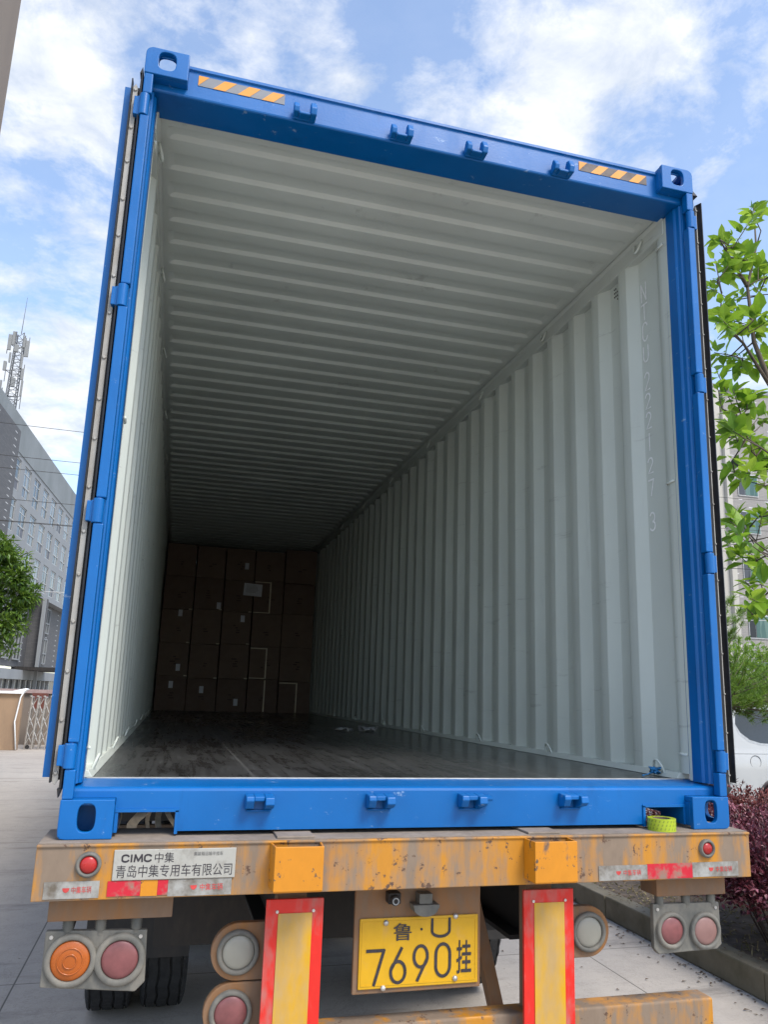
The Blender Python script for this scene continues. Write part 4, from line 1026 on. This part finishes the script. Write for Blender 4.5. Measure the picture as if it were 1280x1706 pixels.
bushy('leafy_tree', 'dense green tree left of the container in front of the long grey building', (-5.9, 14.2, 0),
      [((1.72, 0, 4.05), .45), ((2.05, .05, 3.55), .42), ((1.45, 0, 4.45), .45), ((.95, 0, 4.3), .62), ((1.45, .1, 3.85), .55), ((1.75, 0, 3.3), .50), ((1.2, -.1, 3.2), .62), ((.7, 0, 3.5), .7), ((1.55, .1, 2.75), .46), ((1.0, 0, 2.55), .6), ((.6, .2, 2.9), .7), ((1.25, .1, 2.25), .42), ((.0, 0, 3.4), 1.0), ((-.8, .1, 3.6), .9), ((.2, .2, 4.3), .8)],
      4300, (.08, .15), 'leaf_small', 31, ([(0, 0, 0), (.05, 0, 1.2), (.1, 0, 2.1)], [.16, .13, .10]))

# ================================================================== WHITE CAR behind the bed
M['car_white'] = plain('white_car_paint', (.46, .47, .465), .22, 0, .02, 2)
M['glass_dark'] = plain('dark_car_glass', (.035, .042, .045), .08, 0, .1, 2)
car = empty('parked_car', (9.0, 8.45, 0), 'white car with round fuel flap parked beyond the shrubs at the right edge', 'car')
X0, X1, Yc0, Yc1 = 6.60, 11.3, 7.50, 9.35
# body side outline as a lofted shell, z measured from the ground
top = [(6.62, 1.22), (6.66, 1.42), (6.78, 1.62), (6.98, 1.80), (7.3, 1.90), (8.2, 1.93), (9.2, 1.90), (9.7, 1.80), (10.25, 1.42), (11.1, 1.22), (11.3, 1.0)]
def ztop(x):
    for (a, za), (b, zb) in zip(top[:-1], top[1:]):
        if x <= b: return za+(zb-za)*(x-a)/(b-a)
    return top[-1][1]
wx = [(7.98, .37), (10.45, .37)]
m = MB(False); nx = 140; secs = []
for i in range(nx+1):
    x = X0+.02+(X1-X0-.02)*i/nx; zt = ztop(x); belt = 1.26+.02*math.sin((x-6.6)*.8)
    endk = min(1, (x-X0)/.55, (X1-x)/.7); inset = (1-math.sin(min(1, max(0, endk))*math.pi/2))*.45
    zb = .36
    for cx, cz in wx:
        d = abs(x-cx)
        if d < .46: zb = max(zb, cz+math.sqrt(.46**2-d*d))
    row = []
    for side in (1, -1):
        y0 = Yc0+inset; mid = (Yc0+Yc1)/2; hw = mid-y0
        prof_ = [(hw*.97, zb), (hw*.985, max(zb+.01, .62)), (hw, max(zb+.02, .95)), (hw*.985, max(zb+.03, 1.17)), (hw*.955, min(zt, 1.22)), (hw*.95, min(zt, belt)), (hw*(.95-.20*max(0, (zt-belt))/.67*.75), max(min(zt-.06, 1.84), min(zt, belt))), (hw*.66, zt-.02), (hw*.3, zt)]
        row.append([(x, mid-side*a, z) for a, z in prof_])
    secs.append(row[0]+list(reversed(row[1])))
k = len(secs[0])
m.add([p for s in secs for p in s], [(i*k+j, i*k+j+1, (i+1)*k+j+1, (i+1)*k+j) for i in range(nx) for j in range(k-1)])
m.add(secs[0], [tuple(range(k))]); m.add(secs[-1], [tuple(reversed(range(k)))])
body = m.build('body', M['car_white'], car, smooth=True)
body.modifiers.new('s', 'EDGE_SPLIT').split_angle = R(38)
for v in body.data.vertices: v.co.z += 0
def side_panel(name, pts, mat, off=.004, parent=car):
    q = MB(False); hw = .925
    vs = []
    for x, z in pts:
        belt = 1.26; f = .985 if z < 1.22 else .95 - .15*max(0, (z-belt))/.58
        vs.append((x, (Yc0+Yc1)/2-hw*f-off, z))
    q.add(vs, [tuple(range(len(vs)))]); q.add([(a, b+.012, c) for a, b, c in vs], [tuple(reversed(range(len(vs))))])
    n = len(vs)
    return q.build(name, mat, parent, norm=False)
win = [(7.33, 1.73), (7.30, 1.60), (7.36, 1.48), (7.50, 1.38), (7.68, 1.335), (8.0, 1.32), (8.45, 1.315), (8.45, 1.80), (7.7, 1.82), (7.45, 1.80)]
side_panel('rear_window', [(7.31, 1.755), (7.265, 1.60), (7.33, 1.45), (7.48, 1.345), (7.67, 1.30), (8.0, 1.285), (8.49, 1.28), (8.49, 1.835), (7.7, 1.855), (7.42, 1.83)], M['alu'], .006)
side_panel('window_glass', win, M['glass_dark'], .009)
side_panel('front_window', [(8.56, 1.315), (9.9, 1.32), (9.45, 1.78), (8.56, 1.80)], M['glass_dark'], .009)
q = MB(False); q.lathe([(.094, .004), (.094, -.003), (.090, -.003), (.090, .002)], (7.53, Yc0+.006, 1.065), n=40); q.build('fuel_flap', plain('panel_gap', (.12, .12, .12), .6), car)
side_panel('tail_lamp', [(6.72, 1.32), (6.80, 1.34), (7.13, 1.265), (7.14, 1.25), (7.06, 1.20), (6.72, 1.16)], plain('smoked_lamp', (.03, .012, .014), .2), .02)
for cx, cz in wx:
    q = MB(False); q.lathe([(.345, -.10), (.335, -.115), (.25, -.115), (.24, -.09), (.06, -.07), (.001, -.075)], (cx, Yc0+.16, .345), n=40)
    w_ = q.build('wheel', M['tyre'], car, smooth=True)
    q = MB(False)
    for j in range(5):
        a = 2*math.pi*j/5; q.box(-.03, .03, 0, .02, .05, .235); n0 = len(q.v)-8
        for v in q.v[n0:]: v.rotate(Euler((0, a, 0))); v += Vector((cx, Yc0+.035, .345))
    q.lathe([(.24, .02), (.24, 0), (.22, 0), (.22, .02)], (cx, Yc0+.035, .345), n=36); q.build('rim', M['chrome'], w_)
    q = MB(False); q.lathe([(.46, 0), (.505, -.004), (.505, .008), (.46, .012)], (cx, Yc0+.012, .37), n=48)
    q.v = [v for v in q.v]; q.build('wheel_arch', M['rubber'], car, smooth=True)
for nm, xg in (('door_gap', 8.52), ('door_gap', 9.55)):
    side_panel(nm, [(xg, .55), (xg+.012, .55), (xg+.012, 1.25), (xg, 1.25)], M['rubber'], .002)
side_panel('door_handle', [(8.62, 1.06), (8.86, 1.06), (8.86, 1.10), (8.62, 1.10)], M['car_white'], .03)
side_panel('crease', [(7.15, 1.178), (9.8, 1.178), (9.8, 1.184), (7.15, 1.184)], M['alu'], .003)
side_panel('bumper_gap', [(6.9, .80), (7.45, .66), (7.45, .668), (6.9, .808)], M['rubber'], .0025)
B_ = MB(False); B_.box(6.9, 11.1, Yc0+.25, Yc1-.25, .32, 1.1); B_.build('underbody', M['black_steel'], car)

# ================================================================== BUILDINGS
M['render_grey'] = dirty('pale_grey_render', (.27, .285, .295), (.20, .21, .22), .40, .85, (1, 1, .35), .30, soft=.2, bmp=0)
M['parapet'] = dirty('weathered_grey_parapet', (.17, .19, .195), (.25, .27, .28), .45, .9, (1, 1, .6), .35, soft=.22, bmp=0)
M['win_frame'] = plain('window_frame', (.46, .47, .47), .5, .2, .05)
M['concrete_wall'] = dirty('brown_concrete_wall', (.22, .18, .145), (.15, .12, .10), .4, .9, (1, 1, .3), .6, soft=.15, bmp=.2)
def glassmat(name, col, alt, sc_=.9):
    m, t, b = new_mat(name)
    n = tex_noise(t, sc_, 3, (1, 1, .15)); t.links.new(ramp(t, n, ((.48, col), (.50, alt))), b.inputs['Base Color'])
    b.inputs['Roughness'].default_value = .2; b.inputs['Specular IOR Level'].default_value = .35
    return m
M['pane'] = glassmat('window_glass', (.012, .017, .02), (.15, .16, .155), 1.3)
M['pane_dark'] = glassmat('dark_window_glass', (.012, .016, .022), (.06, .065, .075))
M['low_panel'] = plain('slate_panel', (.11, .115, .135), .6, 0, .3, .3)
M['pane_green'] = glassmat('green_window_glass', (.05, .11, .10), (.10, .17, .15))
def tilewall(name, c0, c1, mortar, mark, bw=.5, rh=.125, shift=.37):
    """grey facing tiles; here and there a white joint marker"""
    m, t, b = new_mat(name)
    tcx = t.nodes.new('ShaderNodeTexCoord'); sp = t.nodes.new('ShaderNodeSeparateXYZ'); cb = t.nodes.new('ShaderNodeCombineXYZ')
    t.links.new(tcx.outputs['Object'], sp.inputs[0])
    ad = t.nodes.new('ShaderNodeMath'); ad.operation = 'ADD'; t.links.new(sp.outputs[0], ad.inputs[0]); t.links.new(sp.outputs[1], ad.inputs[1])
    t.links.new(ad.outputs[0], cb.inputs[0]); t.links.new(sp.outputs[2], cb.inputs[1])
    bt = t.nodes.new('ShaderNodeTexBrick'); t.links.new(cb.outputs[0], bt.inputs['Vector'])
    bt.inputs['Scale'].default_value = 1; bt.inputs['Brick Width'].default_value = bw; bt.inputs['Row Height'].default_value = rh
    bt.inputs['Mortar Size'].default_value = .012; bt.inputs['Color1'].default_value = (*c0, 1); bt.inputs['Color2'].default_value = (*c1, 1); bt.inputs['Mortar'].default_value = (*mortar, 1)
    b2 = t.nodes.new('ShaderNodeTexBrick'); t.links.new(cb.outputs[0], b2.inputs['Vector']); b2.offset = .5
    b2.inputs['Scale'].default_value = 1; b2.inputs['Brick Width'].default_value = mark[0]; b2.inputs['Row Height'].default_value = mark[1]
    def frac(src, per, w, off=0):
        a = t.nodes.new('ShaderNodeMath'); a.operation = 'MULTIPLY_ADD'; a.inputs[1].default_value = 1/per; a.inputs[2].default_value = off; t.links.new(src, a.inputs[0])
        f = t.nodes.new('ShaderNodeMath'); f.operation = 'FRACT'; t.links.new(a.outputs[0], f.inputs[0])
        l = t.nodes.new('ShaderNodeMath'); l.operation = 'LESS_THAN'; l.inputs[1].default_value = w; t.links.new(f.outputs[0], l.inputs[0]); return l.outputs[0]
    fl = t.nodes.new('ShaderNodeMath'); fl.operation = 'MULTIPLY_ADD'; fl.inputs[1].default_value = 1/mark[1]; fl.inputs[2].default_value = 0
    t.links.new(sp.outputs[2], fl.inputs[0]); f2 = t.nodes.new('ShaderNodeMath'); f2.operation = 'FLOOR'; t.links.new(fl.outputs[0], f2.inputs[0])
    sh = t.nodes.new('ShaderNodeMath'); sh.operation = 'MULTIPLY_ADD'; sh.inputs[1].default_value = mark[0]*.37; t.links.new(f2.outputs[0], sh.inputs[0]); t.links.new(ad.outputs[0], sh.inputs[2])
    sh.inputs[1].default_value = mark[0]*shift
    mk = t.nodes.new('ShaderNodeMath'); mk.operation = 'MULTIPLY'; t.links.new(frac(sh.outputs[0], mark[0], mark[2]), mk.inputs[0]); t.links.new(frac(sp.outputs[2], mark[1], .11), mk.inputs[1])
    t.links.new(mixc(t, mk.outputs[0], bt.outputs['Color'], (.55, .55, .55)), b.inputs['Base Color']); b.inputs['Roughness'].default_value = .75
    return m
M['tile_dark'] = tilewall('dark_grey_tiles', (.085, .085, .09), (.11, .108, .11), (.07, .07, .07), (5.2, .56, .13), shift=0)
M['tile_light'] = tilewall('light_grey_tiles', (.26, .245, .23), (.30, .28, .26), (.2, .2, .2), (2.3, .56, .14))
TH = R(2.8); P0 = Vector((-14.813, 55.615, 0))
bl = bpy.data.objects.new('long_building', None); COL.objects.link(bl); bl.location = P0
tag(bl, 'long pale grey building with rows of windows and a blank parapet left of the container', 'building')
bl.rotation_euler.z = -TH
# local axes: u along the facade = +y, out of the facade = +x
def fb(name, mat, x0, x1, u0, u1, z0, z1, parent=bl, bev=0):
    m = MB(False); m.box(x0, x1, u0, u1, z0+BASE, z1+BASE); o = m.build(name, mat, None, bev); o.parent = parent; return o
UN = 15; u_start = 7.4-3.8*4
cols = [u_start+3.8*i for i in range(UN)]; zt_ = [18.36, 15.05, 11.76]; WH, WW = 2.62, 2.45
m = MB(False)
def fq(x0, x1, u0, u1, z0, z1): m.box(x0, x1, u0, u1, z0+BASE, z1+BASE)
ua, ub = cols[0]-1.35, cols[-1]+WW+1.35
fq(-.45, 0, ua, ub, 18.361, 18.75)
for i, z in enumerate(zt_):
    for a, b_ in zip([ua]+[c+WW for c in cols], cols+[ub]): fq(-.45, 0, a, b_, z-WH+.0005, z)
    zb = 8.62 if i == 2 else zt_[i+1]
    fq(-.45, 0, ua, ub, zb+.0005, z-WH)
m.build('wall', M['render_grey'], None).parent = bl
fb('parapet', M['parapet'], -.35, .06, ua, ub, 18.7505, 21.46)
fb('floor_slab', M['render_grey'], -9, -.455, ua, ub, 8.62, 9.1)
fb('core', M['pane_dark'], -9, -.9, ua, ub, 9.11, 18.7)
rnd = random.Random(77)
for zt in zt_:
    for c in cols:
        f = MB(False); x = -.06
        for a in (c+.02, c+WW/2-.03, c+WW-.09): f.box(x-.03, x-.01, a, a+.07, zt-WH+.02+BASE, zt-.02+BASE)
        for z in (zt-.09, zt-.62, zt-WH+.86, zt-WH+.02): f.box(x-.029, x-.008, c+.03, c+WW-.03, z+BASE, z+.07+BASE)
        f.box(x-.03, x+.03, c+.03, c+WW-.03, zt-WH+.90+BASE, zt-WH+.97+BASE)
        fo = f.build('window', M['win_frame'], None); fo.parent = bl
        p = MB(False); p.box(x-.07, x-.035, c, c+WW, zt-WH+.90+BASE, zt+BASE); o = p.build('pane', M['pane'], None); o.parent = fo
        d_ = c+WW*(.25 if rnd.random() < .5 else .5)
        p = MB(False); p.box(x-.07, x-.04, c, d_, zt-WH+BASE, zt-WH+.899+BASE); o = p.build('pane', M['pane_dark'], None); o.parent = fo
        p = MB(False); p.box(x-.07, x-.034, d_, c+WW, zt-WH+BASE, zt-WH+.899+BASE); o = p.build('lower_panel', M['low_panel'] if rnd.random() < .7 else M['pane'], None); o.parent = fo
# projecting grey tiled bay at the near end, and tiled walls below the overhang
fb('tiled_bay', M['tile_dark'], .02, .55, ua, 6.25, -1.3, 19.8)
fb('tiled_pier', M['tile_dark'], -.9, .48, 24.0, 24.6, 2.0, 8.60)
fb('tiled_wall', M['tile_dark'], -1.3, -.9, 6.3, ub, 2.0, 8.61)
fb('edge_column', M['render_grey'], .20, .5, 23.3, 23.6, -1.35, 8.6)
for c in (7.4, 11.2, 15.0, 18.8, 26.5, 30.2):
    for zt in (8.3, 5.2):
        f = MB(False); x = -.80
        for a in (c, c+WW/2, c+WW-.1): f.box(x-.05, x+.06, a, a+.12, zt-2.6+BASE, zt+BASE)
        for z in (zt-.12, zt-1.6, zt-2.6): f.box(x-.049, x+.05, c+.12, c+WW-.1, z+BASE, z+.12+BASE)
        fo = f.build('window', M['render_grey'], None); fo.parent = bl
        p = MB(False); p.box(x-.09, x-.06, c, c+WW, zt-2.6+BASE, zt+BASE); o = p.build('pane', M['pane'], None); o.parent = fo
fb('canopy', M['black_steel'], -1.2, 2.6, 20.5, 30, 1.75, 2.05)
fb('canopy_edge', M['render_grey'], 2.605, 2.7, 20.5, 30, 1.70, 2.0)
fb('ground_floor_wall', M['render_grey'], -1.2, -.2, 6.3, ub, .9, 1.74)
fb('ground_floor_glass', M['pane_dark'], -1.2, -.9, 6.3, ub, -.6, .89)
for i in range(14): fb('mullion', M['win_frame'], -.88, -.70, 7+i*2.2, 7.15+i*2.2, -.6, .89)
fb('base_wall', M['render_grey'], -1.2, -.3, 6.3, ub, -1.39, -.61)
# radio mast on the roof
M['galv'] = plain('galvanised_steel', (.13, .135, .14), .6, .3, .2, 8)
M['antenna'] = plain('pale_grey_antenna', (.22, .225, .22), .6, 0, .08, 8)
ms = empty('radio_mast', (-14.15, 58.0, 20.0+BASE), 'lattice radio mast with panel antennas and a thin rod on the building roof', 'mast')
m = MB()
cxm, cym = -14.15, 58
ht = 26.3; w0, w1 = .36, .26; zb = 18.6
def cor(z, k):
    w = w0+(w1-w0)*(z-zb)/(ht-zb); return Vector((cxm+(.1*(z-zb)/(ht-zb)-.05)+w*(1 if k in (0, 3) else -1), cym+w*(1 if k < 2 else -1), z))
for k in range(4): m.tube([cor(zb, k), cor(ht, k)], .045, 5)
for i in range(14):
    z = zb+i*.55
    for k in range(4):
        m.tube([cor(z, k), cor(z+.55, (k+1) % 4)], .022, 4); m.tube([cor(z, k), cor(z, (k+1) % 4)], .022, 4)
m.build('lattice', M['galv'], ms)
m = MB(); m.tube([(cxm+.05, cym, ht), (cxm+.12, cym, 29.3)], [.035, .012], 6); m.build('rod', M['galv'], ms)
for z, rr in ((25.4, .72), (23.2, .62), (21.2, .66)):
    m = MB(); m.tube([(cxm-rr, cym-.2, z), (cxm+rr, cym-.2, z+.05), (cxm+rr*.6, cym+.5, z), (cxm-rr*.6, cym+.5, z), (cxm-rr, cym-.2, z)], .028, 5)
    m.tube([(cxm-rr, cym-.2, z-.9), (cxm-rr, cym-.2, z+.6)], .03, 5); m.tube([(cxm+rr, cym-.2, z-.9), (cxm+rr, cym-.2, z+.6)], .03, 5)
    m.build('ring_arm', M['galv'], ms)
for (x, z, h, w) in ((-.60, 25.4, 1.25, .26), (-.36, 25.75, 1.1, .2), (.62, 25.05, 1.3, .30), (.42, 25.5, .8, .22), (-.72, 23.5, .75, .2), (.55, 23.0, .9, .2), (-.80, 21.8, 1.1, .14), (.62, 21.9, 1.2, .15), (-.45, 24.2, .8, .12), (.40, 24.0, 1.1, .13), (-.1, 25.0, .6, .3), (0, 22.3, .7, .28)):
    m = MB(); m.box(cxm+x-w/2, cxm+x+w/2, cym-.32, cym-.20, z-h/2, z+h/2); m.build('panel_antenna', M['antenna'], ms, .02)
ms.location = (-15.74, 65.3, 23.74); ms.scale = (1.12, 1.12, 1.12)      # it stands back from the parapet
# tall building on the right
M['cream'] = dirty('cream_white_render', (.50, .48, .43), (.38, .36, .32), .4, .85, (1, 1, .3), .3, soft=.2, bmp=0)
br_ = empty('tall_building', (40.5, 50, 0), 'tall grey tiled building with white bands behind the tree on the right', 'building')
def rb(name, mat, x0, x1, y0, y1, z0, z1, parent=br_): return B(x0, x1, y0, y1, z0, z1).build(name, mat, parent)
rb('wall', M['tile_light'], 37.55, 60, 45, 56, -1.4, 24.05)
rb('white_band', M['cream'], 36.3, 37.1, 44.9, 56, -1.4, 24.03)
rb('white_band', M['cream'], 37.12, 37.54, 44.6, 45.6, -1.4, 22.0)
for z in (20.5, 13.9, 7.2): rb('ledge', M['render_grey'], 37.55, 60, 44.88, 44.998, z, z+.12)
rb('roof_edge', M['render_grey'], 36.28, 60, 44.80, 44.898, 24.035, 24.25)
for i, zt in enumerate((17.4, 14.55, 10.9, 6.9, 3.6)):
    for j in range(4):
        x = 38.35+j*3.4+(.0 if i < 3 else .15)
        f = MB(); f.box(x, x+1.75, 44.93, 44.998, zt-1.7, zt)
        fo = f.build('window', M['win_frame'], br_)
        B(x+.06, x+.55, 44.90, 44.929, zt-1.62, zt-.08).build('pane', M['pane_dark'], fo)
        B(x+.60, x+1.68, 44.90, 44.929, zt-1.62, zt-.08).build('pane', M['pane_green'], fo)
# low brown roofed shed behind the pine
sh_ = empty('low_shed', (25, 26, 0), 'low brown building with a dark overhanging roof behind the pine', 'shed')
B(21.0, 34, 25.5, 30, -1.4, 1.55).build('wall', plain('brown_brick', (.17, .11, .075), .9, 0, .4, 9), sh_)
MB().prism([(24.3, 1.75), (30.3, 2.25), (30.3, 2.4), (24.3, 1.93)], 'x', 20.3, 35).build('roof', plain('dark_brown_roof', (.075, .052, .04), .8, 0, .3, 4), sh_)
B(20.29, 35, 24.18, 24.29, 1.78, 2.02).build('gutter', M['alu'], sh_)
# green bushes before the shed
def far_bush(x, y, z, s, label, seed, mat='leaf_small'):
    r = random.Random(seed); t = empty('round_bush', (x, y, 0), label, 'bush'); l = MB(False)
    for i in range(1800):
        d = rv(r).normalized(); p = Vector((d.x*s, d.y*s*.6, z+d.z*s*.6))*1.0*(.75+.25*r.random())
        leaf_quad(l, p, d+rv(r, .7), Vector((0, 0, 1)), .16, .08, .1, False)
    l.build('foliage', M[mat], None, norm=False).parent = t
    m = MB(False); m.tube([(0, 0, 0), (0, 0, z)], [.08, .04], 6); m.build('stem', M['bark'], None).parent = t
far_bush(14.3, 16.0, 3.2, .85, 'yellow-green bush behind the pine before the brown shed', 1, 'needle')
far_bush(16.2, 16.5, 3.1, .8, 'yellow-green bush at the right edge before the brown shed', 2, 'needle')
# corner of a close building, top left
cb_ = empty('corner_building', (-9, 8, 0), 'brown concrete building edge at the top left corner', 'building')
B(-12.5, -4.98, 5, 12, -1.4, 19).build('wall', M['concrete_wall'], cb_); B(-12.6, -4.94, 4.9, 12.1, 19.001, 19.5).build('cornice', M['concrete_wall'], cb_)
# boundary wall and folding gate on the left
M['stucco'] = dirty('stained_tan_stucco', (.42, .28, .17), (.22, .15, .10), .42, .9, (1, 1, .35), 1.2, soft=.16, bmp=.3)
bw = empty('boundary_wall', (-6.5, 23.2, 0), 'stained tan boundary wall with white capping left of the gate', 'wall')
B(-9, -5.10, 23, 23.25, -1.4, .20).build('wall', M['stucco'], bw, .01)
MB().prism([(-9, .20), (-5.12, .20), (-4.98, .33), (-5.05, .36), (-5.4, .27), (-9, .25)], 'y', 22.9, 23.3).build('capping', M['letter_white'], bw)
m = MB(); m.tube([(-5.04, 22.93, .33), (-5.14, 22.93, .1), (-5.22, 22.93, -.6), (-5.10, 22.93, -1.38)], .022, 6); m.build('white_pipe', M['letter_white'], bw, smooth=True)
M['steel'] = plain('stainless_steel', (.50, .47, .43), .35, .6, .2, 8)
gt = empty('folding_gate', (-3.2, 23.6, 0), 'stainless steel concertina gate between the tan wall and the container', 'gate')
nf = 26
for i in range(nf):
    x = -4.95+i*.19
    m = MB(); m.tube([(x, 23.4, -1.38), (x+.05, 23.4, .10)], .026, 6); m.tube([(x, 23.75, -1.38), (x+.05, 23.75, .10)], .026, 6)
    m.tube([(x+.05, 23.4, .10), (x+.05, 23.75, .10)], .026, 6); m.build('upright', M['steel'], gt)
    m = MB()
    for k in range(3):
        z = -1.28+k*.46; m.tube([(x, 23.41, z), (x+.19, 23.41, z+.44)], .014, 5); m.tube([(x+.19, 23.43, z), (x, 23.43, z+.44)], .014, 5)
    m.build('scissor_bar', M['steel'], gt)
    MB().cyl((x+.02, 23.38, .11), (x+.02, 23.38, .16), .035, n=10).build('finial', M['steel'], gt)
    if i % 3 == 0: MB().cyl((x+.08, 23.37, -1.33), (x+.08, 23.40, -1.33), .06, n=12).build('castor', M['tyre'], gt)
lw = empty('low_wall', (-2, 25.5, 0), 'low pinkish rendered wall behind the folding gate', 'wall')
B(-9, 6, 25.4, 25.6, -1.4, .20).build('wall', M['concrete_wall'], lw); B(-9.05, 6.05, 25.3, 25.7, .201, .32).build('capping', plain('dusty_pink_cap', (.36, .26, .24), .85), lw)
gp = empty('gate_post_box', (-4.8, 24.4, 0), 'rusty red framed box beside the end of the gate', 'box')
B(-5.03, -4.60, 24.2, 24.5, -.25, .22).build('box', plain('rusty_red', (.15, .05, .035), .8), gp)
# overhead cables
cab = ((13.3, -3, 0), (12.15, 3, .02), (11.55, 4, .02), (9.6, -1, .03), (8.85, 6, .03), (8.55, 0, .03), (5.2, 3, .04))
desc = ['highest thin', 'second highest thin', 'third highest thin', 'fourth', 'fifth', 'sixth', 'lowest pale']
for i, ((z, dy, tl), dsc) in enumerate(zip(cab, desc)):
    m = MB(); pts = [(-30+3.5*k, 40+dy*.3, z+((k-10)/10)**2*.9*.6-.05+tl*(k-8)) for k in range(21)]
    m.tube(pts, .014 if i < 6 else .02, 5)
    tag(m.build('overhead_cable', M['black_steel'] if i < 6 else M['alu'], None), '%s of the overhead cables crossing the sky behind the container' % dsc, 'cable', 'overhead cables')
